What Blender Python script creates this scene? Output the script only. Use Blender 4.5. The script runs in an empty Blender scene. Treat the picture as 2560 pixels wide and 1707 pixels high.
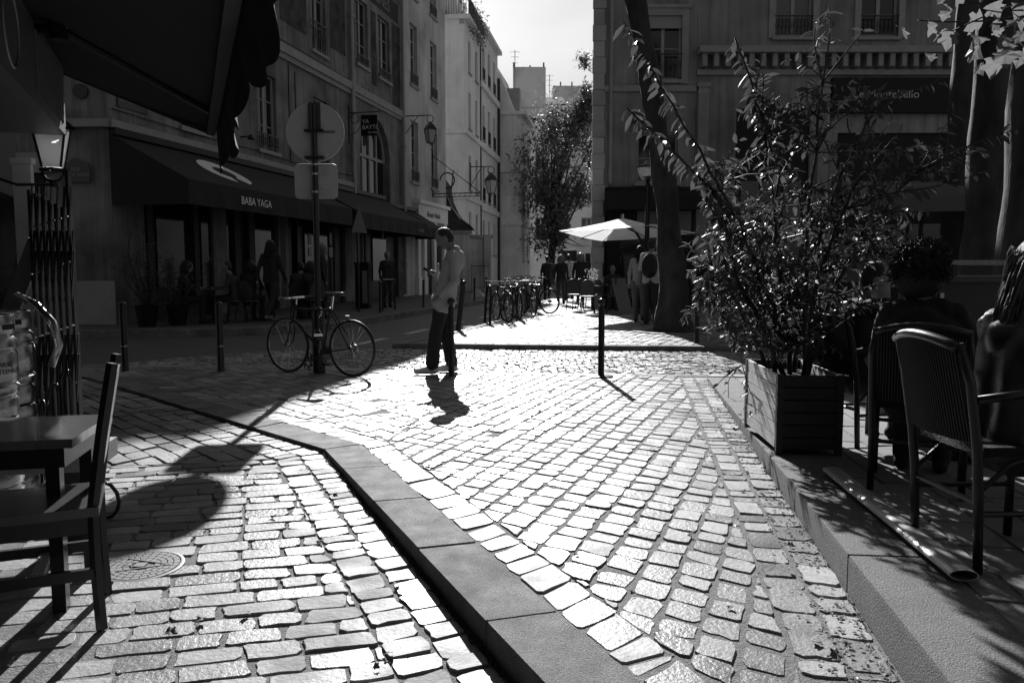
import bpy, bmesh, math, random
import numpy as np
from mathutils import Vector, Matrix, Euler
R = math.radians
rnd = random.Random(7)
SC = bpy.context.scene
COL = SC.collection

# ---------------------------------------------------------------- camera
cd = bpy.data.cameras.new('camera')
cam = bpy.data.objects.new('camera', cd); COL.objects.link(cam)
cam.location = (0, 0, 1.25)
cam.rotation_euler = (R(90 - 5.18), 0, 0)
cd.sensor_width = 36; cd.lens = 28.0; cd.clip_start = 0.02; cd.clip_end = 3000
SC.camera = cam

# ---------------------------------------------------------------- sky, sun, exposure (a black-and-white photograph: every colour is a grey)
SUN_EL, SUN_AZ = R(28.3), R(-4.3)          # azimuth from +Y, negative = to the left
w = bpy.data.worlds.new('World'); SC.world = w; w.use_nodes = True
wn, wl = w.node_tree.nodes, w.node_tree.links
bg = wn['Background']
sky = wn.new('ShaderNodeTexSky'); sky.sky_type = 'NISHITA'; sky.sun_disc = False
sky.sun_elevation = SUN_EL; sky.sun_rotation = SUN_AZ; sky.dust_density = 2.0; sky.air_density = 1.0
bw = wn.new('ShaderNodeRGBToBW'); wl.new(sky.outputs[0], bw.inputs[0])
tc = wn.new('ShaderNodeTexCoord')
cn = wn.new('ShaderNodeTexNoise'); cn.inputs['Scale'].default_value = 2.6; cn.inputs['Detail'].default_value = 5; cn.inputs['Roughness'].default_value = .5
mpw = wn.new('ShaderNodeMapping'); mpw.inputs['Scale'].default_value = (1, 1, 2.4)
wl.new(tc.outputs['Generated'], mpw.inputs[0]); wl.new(mpw.outputs[0], cn.inputs['Vector'])
mr = wn.new('ShaderNodeMapRange'); mr.inputs['From Min'].default_value = .3; mr.inputs['From Max'].default_value = .7
mr.inputs['To Min'].default_value = .82; mr.inputs['To Max'].default_value = 1.15
wl.new(cn.outputs[0], mr.inputs['Value'])
mu = wn.new('ShaderNodeMath'); mu.operation = 'MULTIPLY'
pw = wn.new('ShaderNodeMath'); pw.operation = 'POWER'; pw.inputs[1].default_value = .6; wl.new(bw.outputs[0], pw.inputs[0])
wl.new(pw.outputs[0], mu.inputs[0]); wl.new(mr.outputs[0], mu.inputs[1])
wl.new(mu.outputs[0], bg.inputs['Color']); bg.inputs['Strength'].default_value = 0.085
sd = bpy.data.lights.new('sun', 'SUN'); sd.energy = 5.0; sd.angle = R(0.6); sd.color = (1, 1, 1)
sun = bpy.data.objects.new('sun', sd); COL.objects.link(sun)
SDIR = Vector((math.sin(SUN_AZ) * math.cos(SUN_EL), math.cos(SUN_AZ) * math.cos(SUN_EL), math.sin(SUN_EL)))
sun.rotation_euler = SDIR.to_track_quat('Z', 'Y').to_euler(); sun.location = (0, 0, 40)
SC.view_settings.view_transform = 'Standard'; SC.view_settings.look = 'None'
SC.view_settings.exposure = 0.55; SC.view_settings.gamma = 1.0
SC.render.engine = 'CYCLES'
SC.cycles.use_denoising = True
SC.cycles.max_bounces = 6; SC.cycles.diffuse_bounces = 3; SC.cycles.glossy_bounces = 3; SC.cycles.transmission_bounces = 3; SC.cycles.transparent_max_bounces = 6
SC.cycles.caustics_reflective = False; SC.cycles.caustics_refractive = False

# ---------------------------------------------------------------- materials
MATS = {}
def mat(name, g, rough=.6, metal=0, var=0, vscale=6, bump=0, bscale=40, isl=0, rvar=0, spec=.5, trans=0, speck=0, stretch=None, coat=0, stain=0, sscale=1.5, streak=0):
    """grey Principled material; var: noise mottling, isl: tone per piece, rvar: roughness noise, bump: fine relief, speck: grain, stain: large soft stains"""
    if name in MATS: return MATS[name]
    m = bpy.data.materials.new(name); m.use_nodes = True; MATS[name] = m
    n, l = m.node_tree.nodes, m.node_tree.links
    b = n['Principled BSDF']
    b.inputs['Roughness'].default_value = rough; b.inputs['Metallic'].default_value = metal
    b.inputs['Specular IOR Level'].default_value = spec
    b.inputs['Base Color'].default_value = (g, g, g, 1)
    if coat: b.inputs['Coat Weight'].default_value = coat; b.inputs['Coat Roughness'].default_value = .15
    def math_(op, a, c):
        x = n.new('ShaderNodeMath'); x.operation = op
        for i, v in enumerate((a, c)):
            if hasattr(v, 'links'): l.new(v, x.inputs[i])
            else: x.inputs[i].default_value = v
        return x.outputs[0]
    geo = None
    def coord():
        nonlocal geo
        if geo is None:
            t = n.new('ShaderNodeNewGeometry'); geo = t
        if stretch:
            mp = n.new('ShaderNodeMapping'); mp.inputs['Scale'].default_value = stretch
            l.new(geo.outputs['Position'], mp.inputs[0]); return mp.outputs[0]
        return geo.outputs['Position']
    def noise(scale, detail=5):
        x = n.new('ShaderNodeTexNoise'); x.inputs['Scale'].default_value = scale; x.inputs['Detail'].default_value = detail
        x.inputs['Roughness'].default_value = .6
        l.new(coord(), x.inputs['Vector']); return x.outputs[0]
    val = None
    def mulv(v):
        nonlocal val
        val = math_('MULTIPLY', val, v) if val is not None else math_('MULTIPLY', g, v)
    def rng(src, a, c, f0=.25, f1=.75):
        x = n.new('ShaderNodeMapRange'); l.new(src, x.inputs['Value'])
        x.inputs['From Min'].default_value = f0; x.inputs['From Max'].default_value = f1
        x.inputs['To Min'].default_value = a; x.inputs['To Max'].default_value = c
        return x.outputs[0]
    if var: mulv(rng(noise(vscale), 1 - var, 1 + var))
    if stain: mulv(rng(noise(sscale, 3), 1 - stain, 1 + .25 * stain, .35, .6))
    if streak:                                           # rain streaks running down the wall
        mp2 = n.new('ShaderNodeMapping'); mp2.inputs['Scale'].default_value = (3.2, 3.2, .16)
        if geo is None: coord()
        l.new(geo.outputs['Position'], mp2.inputs[0]); x2 = n.new('ShaderNodeTexNoise'); x2.inputs['Scale'].default_value = 1.6; x2.inputs['Detail'].default_value = 6; x2.inputs['Roughness'].default_value = .7
        l.new(mp2.outputs[0], x2.inputs['Vector']); mulv(rng(x2.outputs[0], 1 - streak, 1 + .3 * streak, .32, .6))
    if speck: mulv(rng(noise(260, 2), 1 - speck, 1 + speck, .3, .7))
    if isl:
        oi = n.new('ShaderNodeObjectInfo')
        if geo is None: coord()
        s = math_('FRACT', math_('ADD', oi.outputs['Random'], geo.outputs['Random Per Island']), 0)
        mulv(rng(s, 1 - isl, 1 + isl, 0, 1))
    if val is not None: l.new(val, b.inputs['Base Color'])
    if rvar: l.new(rng(noise(9, 4), max(.05, rough - rvar), min(1, rough + rvar)), b.inputs['Roughness'])
    if bump:
        bp = n.new('ShaderNodeBump'); bp.inputs['Strength'].default_value = min(1, bump); bp.inputs['Distance'].default_value = .01 * max(1, bump)
        l.new(noise(bscale, 4), bp.inputs['Height']); l.new(bp.outputs[0], b.inputs['Normal'])
    if trans:
        tr = n.new('ShaderNodeBsdfTranslucent'); tr.inputs[0].default_value = (trans, trans, trans, 1)
        ad = n.new('ShaderNodeAddShader'); l.new(b.outputs[0], ad.inputs[0]); l.new(tr.outputs[0], ad.inputs[1])
        l.new(ad.outputs[0], n['Material Output'].inputs[0])
    return m

def emit(name, g, s):
    m = bpy.data.materials.new(name); m.use_nodes = True; MATS[name] = m
    b = m.node_tree.nodes['Principled BSDF']
    b.inputs['Base Color'].default_value = (g, g, g, 1); b.inputs['Emission Color'].default_value = (1, 1, 1, 1); b.inputs['Emission Strength'].default_value = s
    return m

def cobble_mat(name, g, rough):
    """worn sett: tone per stone, polished crown with duller patches, fine pitting"""
    m = mat(name, g, rough, var=.25, vscale=14, isl=.34, bump=.4, bscale=48, speck=.22, stain=.4, sscale=1.1)
    n, l = m.node_tree.nodes, m.node_tree.links
    b = n['Principled BSDF']
    geo = n.new('ShaderNodeNewGeometry'); oi = n.new('ShaderNodeObjectInfo')
    nz = n.new('ShaderNodeTexNoise'); nz.inputs['Scale'].default_value = 5; nz.inputs['Detail'].default_value = 5
    l.new(geo.outputs['Position'], nz.inputs['Vector'])
    mr = n.new('ShaderNodeMapRange'); mr.inputs['From Min'].default_value = .3; mr.inputs['From Max'].default_value = .7
    mr.inputs['To Min'].default_value = rough - .1; mr.inputs['To Max'].default_value = rough + .12
    l.new(nz.outputs[0], mr.inputs['Value'])
    ad = n.new('ShaderNodeMath'); ad.operation = 'ADD'; l.new(oi.outputs['Random'], ad.inputs[0]); l.new(geo.outputs['Random Per Island'], ad.inputs[1])
    fr = n.new('ShaderNodeMath'); fr.operation = 'FRACT'; l.new(ad.outputs[0], fr.inputs[0])
    m2 = n.new('ShaderNodeMath'); m2.operation = 'MULTIPLY_ADD'; m2.inputs[1].default_value = .3; l.new(fr.outputs[0], m2.inputs[0]); l.new(mr.outputs[0], m2.inputs[2])
    sb = n.new('ShaderNodeMath'); sb.operation = 'SUBTRACT'; sb.inputs[1].default_value = .15; l.new(m2.outputs[0], sb.inputs[0])
    l.new(sb.outputs[0], b.inputs['Roughness'])
    return m

M_SETT = cobble_mat('worn sett', .26, .5)
M_SETT2 = cobble_mat('worn long sett', .25, .56)
M_SETTFAR = cobble_mat('worn pavement sett', .27, .5)
M_JOINT = mat('sandy joint', .2, .9, var=.35, vscale=30, bump=1, bscale=120, speck=.4)
M_KERB = mat('kerb granite', .19, .74, var=.2, vscale=7, speck=.7, bump=1, bscale=200, stain=.4, sscale=2.6, rvar=.1)
M_KERB2 = mat('bush hammered kerb granite', .16, .75, var=.2, vscale=5, speck=.55, bump=1, bscale=150)
M_ASPH = mat('asphalt', .085, .6, var=.2, vscale=3, speck=.3, bump=.5, bscale=160)
M_WHITE = mat('road paint', .5, .7, var=.3, vscale=12)
M_SLAB = mat('grey paving slab', .2, .7, var=.2, vscale=4, isl=.15, bump=.4, bscale=80)
M_GROUND = mat('street ground', .12, .85, var=.2)
M_IRON = mat('black painted iron', .012, .28, bump=.15, bscale=60, var=.3, vscale=20)
M_IRON2 = mat('dull black iron', .012, .42)
M_STEEL = mat('brushed steel', .42, .3, 1, var=.12, vscale=10, rvar=.1)
M_CHROME = mat('chrome', .75, .12, 1)
M_RUB = mat('tyre rubber', .015, .5)
M_BLK = mat('black cloth', .012, .85, bump=.3, bscale=300)
M_BLKW = mat('black varnished wood', .012, .35, var=.3, vscale=30, stretch=(1, 1, .15))
M_WOODL = mat('pale weathered wood', .34, .5, var=.25, vscale=14, stretch=(1, 1, 6), bump=.3, bscale=40)
M_WOODD = mat('dark brown wood', .05, .35, var=.35, vscale=14, stretch=(4, 1, 1))
M_GLASS = mat('dark window glass', .015, .07, spec=.5)
M_LEAF = mat('shrub leaf', .03, .48, spec=.35, trans=.045, var=.3, vscale=9, isl=.4)
M_PLEAF = mat('plane leaf', .06, .5, spec=.3, trans=.12, var=.25, vscale=9, isl=.3)
M_TLEAF = mat('tree foliage', .07, .5, trans=.12, isl=.5)
M_BARK = mat('plane bark', .045, .85, var=.5, vscale=5, bump=1, bscale=18, stretch=(1, 1, .4), stain=.4, sscale=2.5)
M_STEM = mat('dark stem', .025, .6)
M_SKIN = mat('skin', .2, .5)
M_HAIRD = mat('dark hair', .012, .5, bump=1, bscale=150)
M_HAIRL = mat('fair hair', .13, .5, trans=.1, bump=1, bscale=200, stretch=(1, 1, .08), var=.5, vscale=60)
M_CREAM = mat('cream plaster', .5, .8, var=.12, vscale=1.2, bump=.4, bscale=14, stain=.35, sscale=.5, streak=.3)
M_OLDW = mat('old stained plaster', .2, .85, var=.16, vscale=1.8, bump=.6, bscale=12, stain=.5, sscale=.7, streak=.45)
M_PALE = mat('pale painted wall', .85, .8, var=.06, vscale=1, stain=.15, sscale=.4, streak=.12)
M_TRIM = mat('stone trim', .3, .75, var=.15, vscale=3, bump=.3, bscale=30)
M_DARKP = mat('black shopfront paint', .01, .45, spec=.2)
M_SLATE = mat('slate roof', .06, .95, spec=.1, var=.3, vscale=3, isl=.35)
M_ZINC = mat('zinc roof', .3, .45, var=.12, vscale=2)

# ---------------------------------------------------------------- mesh helpers
def basis(d):
    d = Vector(d).normalized(); a = Vector((0, 0, 1)) if abs(d.z) < .9 else Vector((1, 0, 0))
    u = d.cross(a).normalized(); return d, u, d.cross(u).normalized()

class MB:
    def __init__(s): s.v = []; s.f = []; s.mi = []; s.cur = 0
    def add(s, vs, fs):
        k = len(s.v); s.v += [tuple(p) for p in vs]; s.f += [tuple(i + k for i in f) for f in fs]; s.mi += [s.cur] * len(fs); return s
    def poly(s, pts): return s.add(pts, [tuple(range(len(pts)))])
    def box(s, c, d, rz=0, mtx=None):
        x, y, z = (d[0] / 2, d[1] / 2, d[2] / 2)
        p = [Vector((i * x, j * y, k * z)) for k in (-1, 1) for j in (-1, 1) for i in (-1, 1)]
        if mtx is not None: p = [mtx @ q for q in p]
        if rz: m = Matrix.Rotation(rz, 3, 'Z'); p = [m @ q for q in p]
        p = [q + Vector(c) for q in p]
        return s.add(p, [(0, 2, 3, 1), (4, 5, 7, 6), (0, 1, 5, 4), (2, 6, 7, 3), (0, 4, 6, 2), (1, 3, 7, 5)])
    def b2(s, a, b):
        return s.box([(a[i] + b[i]) / 2 for i in range(3)], [abs(b[i] - a[i]) for i in range(3)])
    def bar(s, p, q, wd, th, up=(0, 0, 1)):
        p, q = Vector(p), Vector(q); d = (q - p); L = d.length; d.normalize()
        u = d.cross(Vector(up)); u = u.normalized() if u.length > 1e-4 else basis(d)[1]
        v = u.cross(d); m = Matrix((d, u, v)).transposed()
        return s.box((p + q) / 2, (L, wd, th), mtx=m)
    def cyl(s, p, q, r1, r2=None, n=12, caps=True):
        r2 = r1 if r2 is None else r2; p, q = Vector(p), Vector(q); d, u, v = basis(q - p)
        vs = []
        for c, r in ((p, r1), (q, r2)):
            for i in range(n):
                a = 2 * math.pi * i / n; vs.append(c + (u * math.cos(a) + v * math.sin(a)) * r)
        fs = [(i, (i + 1) % n, n + (i + 1) % n, n + i) for i in range(n)]
        if caps: fs += [tuple(range(n - 1, -1, -1)), tuple(range(n, 2 * n))]
        return s.add(vs, fs)
    def tube(s, pts, r, n=8, closed=False, caps=True):
        pts = [Vector(p) for p in pts]; k = len(pts)
        rs = r if isinstance(r, (list, tuple)) else [r] * k
        vs, fs = [], []; prev = None
        for i, p in enumerate(pts):
            t = (pts[(i + 1) % k] - pts[i - 1]) if closed else pts[min(i + 1, k - 1)] - pts[max(i - 1, 0)]
            t.normalize()
            if prev is None: _, u, v = basis(t)
            else:
                u = prev - t * prev.dot(t)
                u = u.normalized() if u.length > 1e-5 else basis(t)[1]
                v = t.cross(u)
            prev = u
            for j in range(n):
                a = 2 * math.pi * j / n; vs.append(p + (u * math.cos(a) + v * math.sin(a)) * rs[i])
        for i in range(k if closed else k - 1):
            o, o2 = i * n, ((i + 1) % k) * n
            fs += [(o + j, o + (j + 1) % n, o2 + (j + 1) % n, o2 + j) for j in range(n)]
        if caps and not closed: fs += [tuple(range(n - 1, -1, -1)), tuple(range((k - 1) * n, k * n))]
        return s.add(vs, fs)
    def lathe(s, prof, n=16, c=(0, 0, 0)):
        vs, fs = [], []
        for r, z in prof:
            for i in range(n):
                a = 2 * math.pi * i / n; vs.append((c[0] + r * math.cos(a), c[1] + r * math.sin(a), c[2] + z))
        for k in range(len(prof) - 1):
            o = k * n; fs += [(o + i, o + (i + 1) % n, o + n + (i + 1) % n, o + n + i) for i in range(n)]
        fs += [tuple(range(n - 1, -1, -1)), tuple(range((len(prof) - 1) * n, len(prof) * n))]
        return s.add(vs, fs)
    def sph(s, c, r, n=12, m=8):
        rr = r if isinstance(r, (tuple, list)) else (r, r, r)
        vs = [(c[0], c[1], c[2] - rr[2])]; fs = []
        for k in range(1, m):
            a = math.pi * k / m - math.pi / 2
            for i in range(n):
                b = 2 * math.pi * i / n
                vs.append((c[0] + rr[0] * math.cos(a) * math.cos(b), c[1] + rr[1] * math.cos(a) * math.sin(b), c[2] + rr[2] * math.sin(a)))
        vs.append((c[0], c[1], c[2] + rr[2])); L = len(vs) - 1
        fs += [(0, 1 + (i + 1) % n, 1 + i) for i in range(n)]
        for k in range(m - 2):
            o = 1 + k * n; fs += [(o + i, o + (i + 1) % n, o + n + (i + 1) % n, o + n + i) for i in range(n)]
        o = 1 + (m - 2) * n; fs += [(o + i, o + (i + 1) % n, L) for i in range(n)]
        return s.add(vs, fs)
    def prism(s, pts, z0, z1):
        n = len(pts); vs = [(x, y, z0) for x, y in pts] + [(x, y, z1) for x, y in pts]
        return s.add(vs, [tuple(range(n - 1, -1, -1)), tuple(range(n, 2 * n))] + [(i, (i + 1) % n, n + (i + 1) % n, n + i) for i in range(n)])
    def build(s, name, m, parent=None, smooth=False, loc=None, kind=None):
        me = bpy.data.meshes.new(name); me.from_pydata(s.v, [], s.f)
        for x in (m if isinstance(m, (list, tuple)) else [m]): me.materials.append(x)
        if isinstance(m, (list, tuple)): me.polygons.foreach_set('material_index', s.mi)
        if smooth:
            me.polygons.foreach_set('use_smooth', [True] * len(me.polygons))
            if smooth != 'all': me.set_sharp_from_angle(angle=R(40))
        me.update()
        return link(name, me, parent, loc, kind)

def link(name, data, parent=None, loc=None, kind=None):
    o = bpy.data.objects.new(name, data); COL.objects.link(o)
    if parent is not None: o.parent = parent
    if loc is not None: o.location = loc
    if kind: o['kind'] = kind
    return o

def tag(o, label, cat, group=None):
    o['label'] = label; o['category'] = cat
    if group: o['group'] = group
    return o

def thing(name, label, cat, loc=(0, 0, 0), rz=0, group=None):
    o = bpy.data.objects.new(name, None); COL.objects.link(o); o.empty_display_size = .2
    o.location = loc; o.rotation_euler = (0, 0, rz)
    return tag(o, label, cat, group)

def struct(o): o['kind'] = 'structure'; return o

def copy_tree(o, loc, rz, label, parent=None):
    def rec(src, par):
        c = src.copy(); COL.objects.link(c); c.parent = par
        for ch in [x for x in KIDS.get(src.name, ())]: rec(ch, c)
        return c
    KIDS.clear()
    for x in bpy.data.objects:
        if x.parent: KIDS.setdefault(x.parent.name, []).append(x)
    c = rec(o, parent); c.location = loc; c.rotation_euler = (0, 0, rz)
    if label: c['label'] = label
    return c
KIDS = {}

def text_mesh(name, body, size, m, parent, mtx, depth=.002, wrap=None, align='CENTER', shear=0, space=1):
    """flat lettering as thin solid letters, placed by a 4x4 matrix in the parent's space"""
    cu = bpy.data.curves.new(name, 'FONT'); cu.body = body; cu.size = size; cu.align_x = align; cu.align_y = 'CENTER'; cu.extrude = depth; cu.shear = shear; cu.space_character = space; cu.resolution_u = 3
    t = bpy.data.objects.new(name, cu); COL.objects.link(t)
    dg = bpy.context.evaluated_depsgraph_get()
    me = bpy.data.meshes.new_from_object(t.evaluated_get(dg)); bpy.data.objects.remove(t); bpy.data.curves.remove(cu)
    for v in me.vertices:
        p = v.co
        if wrap: p = Vector(wrap(p))
        v.co = mtx @ p
    me.materials.clear(); me.materials.append(m)
    return link(name, me, parent)

def frame_mtx(o, xdir, ydir):
    x = Vector(xdir).normalized(); y = Vector(ydir).normalized(); z = x.cross(y)
    m = Matrix((x, y, z)).transposed().to_4x4(); m.translation = Vector(o); return m

def in_poly(p, poly):
    x, y = p; c = False; n = len(poly)
    for i in range(n):
        x1, y1 = poly[i]; x2, y2 = poly[i - 1]
        if (y1 > y) != (y2 > y) and x < (x2 - x1) * (y - y1) / (y2 - y1) + x1: c = not c
    return c

def clip(poly, a, b):
    """keep what lies left of the line a->b"""
    out = []; n = len(poly)
    def sd_(p): return (b[0] - a[0]) * (p[1] - a[1]) - (b[1] - a[1]) * (p[0] - a[0])
    for i in range(n):
        p, q = poly[i], poly[(i + 1) % n]; dp, dq = sd_(p), sd_(q)
        if dp >= 0: out.append(p)
        if (dp >= 0) != (dq >= 0):
            t = dp / (dp - dq); out.append((p[0] + (q[0] - p[0]) * t, p[1] + (q[1] - p[1]) * t))
    return out
def clip_convex(poly, region):
    for i in range(len(region)):
        poly = clip(poly, region[i], region[(i + 1) % len(region)])
        if len(poly) < 3: return []
    return poly
def area(p): return abs(sum(p[i][0] * p[(i + 1) % len(p)][1] - p[(i + 1) % len(p)][0] * p[i][1] for i in range(len(p)))) / 2

# ================================================================ GROUND AND PAVING
def zl(x, y): return -.02 - .09 * min(1.4, max(0, (5.5 - y) / 3.2))     # lower pavement on the left sinks towards us
def zt(y): return max(0.0, .025 * (8.9 - y))                             # terrace on the right rises towards us

def offset_poly(p, d):
    n = len(p); out = []
    for i in range(n):
        a, b, c = Vector(p[i - 1]), Vector(p[i]), Vector(p[(i + 1) % n])
        e1, e2 = (b - a), (c - b)
        if e1.length < 1e-6 or e2.length < 1e-6: continue
        e1.normalize(); e2.normalize()
        n1, n2 = Vector((-e1.y, e1.x)), Vector((-e2.y, e2.x))
        k = 1 + n1.dot(n2)
        out.append(tuple(b + (n1 + n2) * (d / max(k, .35))))
    return out
def chamfer(p, d, jit):
    out = []; n = len(p)
    for i in range(n):
        a, b, c = Vector(p[i - 1]), Vector(p[i]), Vector(p[(i + 1) % n])
        l1, l2 = (a - b).length, (c - b).length
        if l1 < 1e-5 or l2 < 1e-5: continue
        for q, L in ((a, l1), (c, l2)):
            t = min(.42, d * rnd.uniform(.6, 1.5) / L)
            out.append((b.x + (q.x - b.x) * t + rnd.gauss(0, jit), b.y + (q.y - b.y) * t + rnd.gauss(0, jit)))
    return out

def stone_geo(poly, zf, joint=.012, cham=.018, jit=.003, er=.007, deep=.035, tilt=.012, dz=.003):
    """one sett: (centre, verts, faces) with rounded corners, a rolled edge and a slightly tilted worn top"""
    p = offset_poly(poly, joint * rnd.uniform(.6, 1.3))
    if len(p) < 3 or area(p) < 6e-4: return None
    p = chamfer(p, cham, jit)
    if len(p) < 5: return None
    if jit > .002:                                       # chipped long edges
        q = []
        for i in range(len(p)):
            a, c = p[i], p[(i + 1) % len(p)]; q.append(a); L = math.hypot(c[0] - a[0], c[1] - a[1])
            if L > .05: t = rnd.uniform(.3, .7); q.append((a[0] + (c[0] - a[0]) * t + rnd.gauss(0, jit), a[1] + (c[1] - a[1]) * t + rnd.gauss(0, jit)))
        p = q
    cx = sum(q[0] for q in p) / len(p); cy = sum(q[1] for q in p) / len(p)
    z0 = zf(cx, cy) + rnd.gauss(0, dz); tx, ty = rnd.gauss(0, tilt), rnd.gauss(0, tilt)
    sx = (zf(cx + .05, cy) - zf(cx - .05, cy)) * 10; sy = (zf(cx, cy + .05) - zf(cx, cy - .05)) * 10
    rings = [(0, -deep), (0, -er), (er * .45, 0)]
    vs, fs = [], []; n = len(p)
    pmin = min(math.hypot(q[0] - cx, q[1] - cy) for q in p)
    for d, z in rings:
        k = 1 - min(.4, d / max(pmin, .01))
        for q in p:
            x, y = (q[0] - cx) * k, (q[1] - cy) * k
            vs.append((x, y, z + (tx + sx) * x + (ty + sy) * y))
    for r in range(2):
        o = r * n; fs += [(o + i, o + (i + 1) % n, o + n + (i + 1) % n, o + n + i) for i in range(n)]
    fs.append(tuple(range(2 * n, 3 * n)))
    return (cx, cy, z0), vs, fs

def courses(region, deg, wid, lmin, lmax, skew=0, wvar=.08, shift=.0):
    """quads of stones laid in courses running at deg (from +Y, clockwise), clipped to a convex region"""
    u = Vector((math.sin(R(deg)), math.cos(R(deg)))); v = Vector((-u.y, u.x)); out = []
    us = [Vector(p).dot(u) for p in region]; vs = [Vector(p).dot(v) for p in region]
    c = min(vs) + shift
    while c < max(vs):
        wd = wid * rnd.uniform(1 - wvar, 1 + wvar)
        a = min(us) - rnd.uniform(0, lmax) - .3
        while a < max(us) + .3:
            L = rnd.uniform(lmin, lmax); k = math.tan(R(skew + rnd.gauss(0, 3)))
            q = [(a, c), (a + L, c), (a + L + k * wd, c + wd), (a + k * wd, c + wd)]
            q = [tuple(u * s + v * t) for s, t in q]
            if area(q) > 0:
                if sum((q[i][0] * q[(i + 1) % 4][1] - q[(i + 1) % 4][0] * q[i][1]) for i in range(4)) < 0: q = q[::-1]
                q = clip_convex(q, region)
                if q and area(q) > .0018: out.append(q)
            a += L
        c += wd
    return out

def in_frame(x, y, z, m=.02):
    th = R(5.18); dz = z - 1.25
    wd = y * math.cos(th) - dz * math.sin(th)
    if wd < .2: return False
    a = x / wd * 28 / 36; b = (y * math.sin(th) + dz * math.cos(th)) / wd * 28 / 36
    return abs(a) < .5 + m and abs(b) < .333 + m

def lay(parent, polys, zf, m, name='cobble', keep=300, **kw):
    """the pieces that show largest become parts of their own, the rest one joined part"""
    g = [s for s in (stone_geo(p, zf, **kw) for p in polys) if s]
    near = sorted([s for s in g if in_frame(*s[0])], key=lambda s: s[0][0] ** 2 + s[0][1] ** 2)[:keep]
    ids = set(id(s) for s in near); rest = MB()
    for s in g:
        if id(s) in ids:
            me = bpy.data.meshes.new(name); me.from_pydata(s[1], [], s[2]); me.materials.append(m)
            me.update()
            link(name, me, parent, s[0])
        else:
            rest.add([(x + s[0][0], y + s[0][1], z + s[0][2]) for x, y, z in s[1]], s[2])
    if rest.f: rest.build(name + '_field', m, parent, kind='stuff')

def sheet(name, pts, z, m, parent=None, zf=None):
    b = MB(); b.poly([(x, y, z if zf is None else zf(x, y) + z) for x, y in pts])
    o = b.build(name, m, parent)
    if parent is None: struct(o)
    return o

sheet('ground', [(-900, -900), (900, -900), (900, 900), (-900, 900)], -.36, M_GROUND)

KN = [(1.25, -.25), (.0965, 2.314), (-1.308, 5.459), (-5.45, 9.72)]            # left top edge of the middle kerb
KW = .272
def off_line(pl, d):
    out = []
    for i, p in enumerate(pl):
        p = Vector(p)
        a = (Vector(pl[i]) - Vector(pl[i - 1])).normalized() if i else None
        b = (Vector(pl[i + 1]) - p).normalized() if i < len(pl) - 1 else None
        a = a or b; b = b or a
        n1, n2 = Vector((a.y, -a.x)), Vector((b.y, -b.x))
        out.append(tuple(p + (n1 + n2) * (d / (1 + n1.dot(n2)))))
    return out
KR = off_line(KN, KW); KRB = off_line(KN, KW + .2); KLB = off_line(KN, -.34); KLB1 = off_line(KN, -.17); KL0 = off_line(KN, -.02)
TF = [(.80, -.2), (1.195, 2.314), (2.257, 9.12), (2.33, 9.6)]                    # foot of the terrace kerb
TFB = off_line(TF, -.3); TFB1 = off_line(TF, -.15)
CR_NEAR = [(-5.6, 10.3), (-3.3, 10.18), (-.33, 9.52), (2.33, 9.33), (5.2, 9.2)]
# ---- middle footpath
fp = sheet('footpath', [(1.3, -.3), (2.3, 9.4), (-.33, 9.55), (-3.3, 10.2), (-5.6, 10.4), (-5.4, 9.6)] + KR[2:0:-1] + [(1.24, -.25)], -.0055, M_JOINT)
regA = [(.818, 1.84), (1.98, 9.3), (-.33, 9.47), KRB[2]]
regB = [KRB[2], (-.33, 9.47), (-3.25, 10.12), (-5.2, 10.2), KRB[3]]
def not_at(ps, x, y, r): return [p for p in ps if math.hypot(sum(a[0] for a in p) / len(p) - x, sum(a[1] for a in p) / len(p) - y) > r]
polys = courses(regA, 20.5, .152, .125, .185, skew=14)
for a, b in ((0, 1), (1, 2)):                                    # border course along the kerb
    polys += courses([KR[a], KRB[a], KRB[a + 1], KR[a + 1]], math.degrees(math.atan2(KR[a + 1][0] - KR[a][0], KR[a + 1][1] - KR[a][1])), .2, .14, .2, skew=-20)
for i in (0, 1):                                                 # two courses against the terrace kerb
    q0, q1 = (TF, TFB1) if i == 0 else (TFB1, TFB)
    polys += courses([q0[1], q0[2], q1[2], q1[1]], 8.9, .2, .1, .24, skew=3)
flat = lambda x, y: 0.0
lay(fp, polys, flat, M_SETT, keep=300, joint=.011, cham=.015, jit=.0045, er=.0035, dz=.002, tilt=.009)
fp2 = sheet('footpath_corner', [KRB[2], (-.33, 9.47), (-3.25, 10.12), (-5.2, 10.2), KRB[3]], -.004, M_JOINT)
polys = courses(regB, 140, .16, .15, .24, skew=-14)
polys += courses([KR[2], KRB[2], KRB[3], KR[3]], -44.2, .2, .15, .22, skew=20)
lay(fp2, polys, flat, M_SETT, keep=300, joint=.0085, cham=.014, jit=.0045, er=.0035, dz=.002, tilt=.009)
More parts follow.
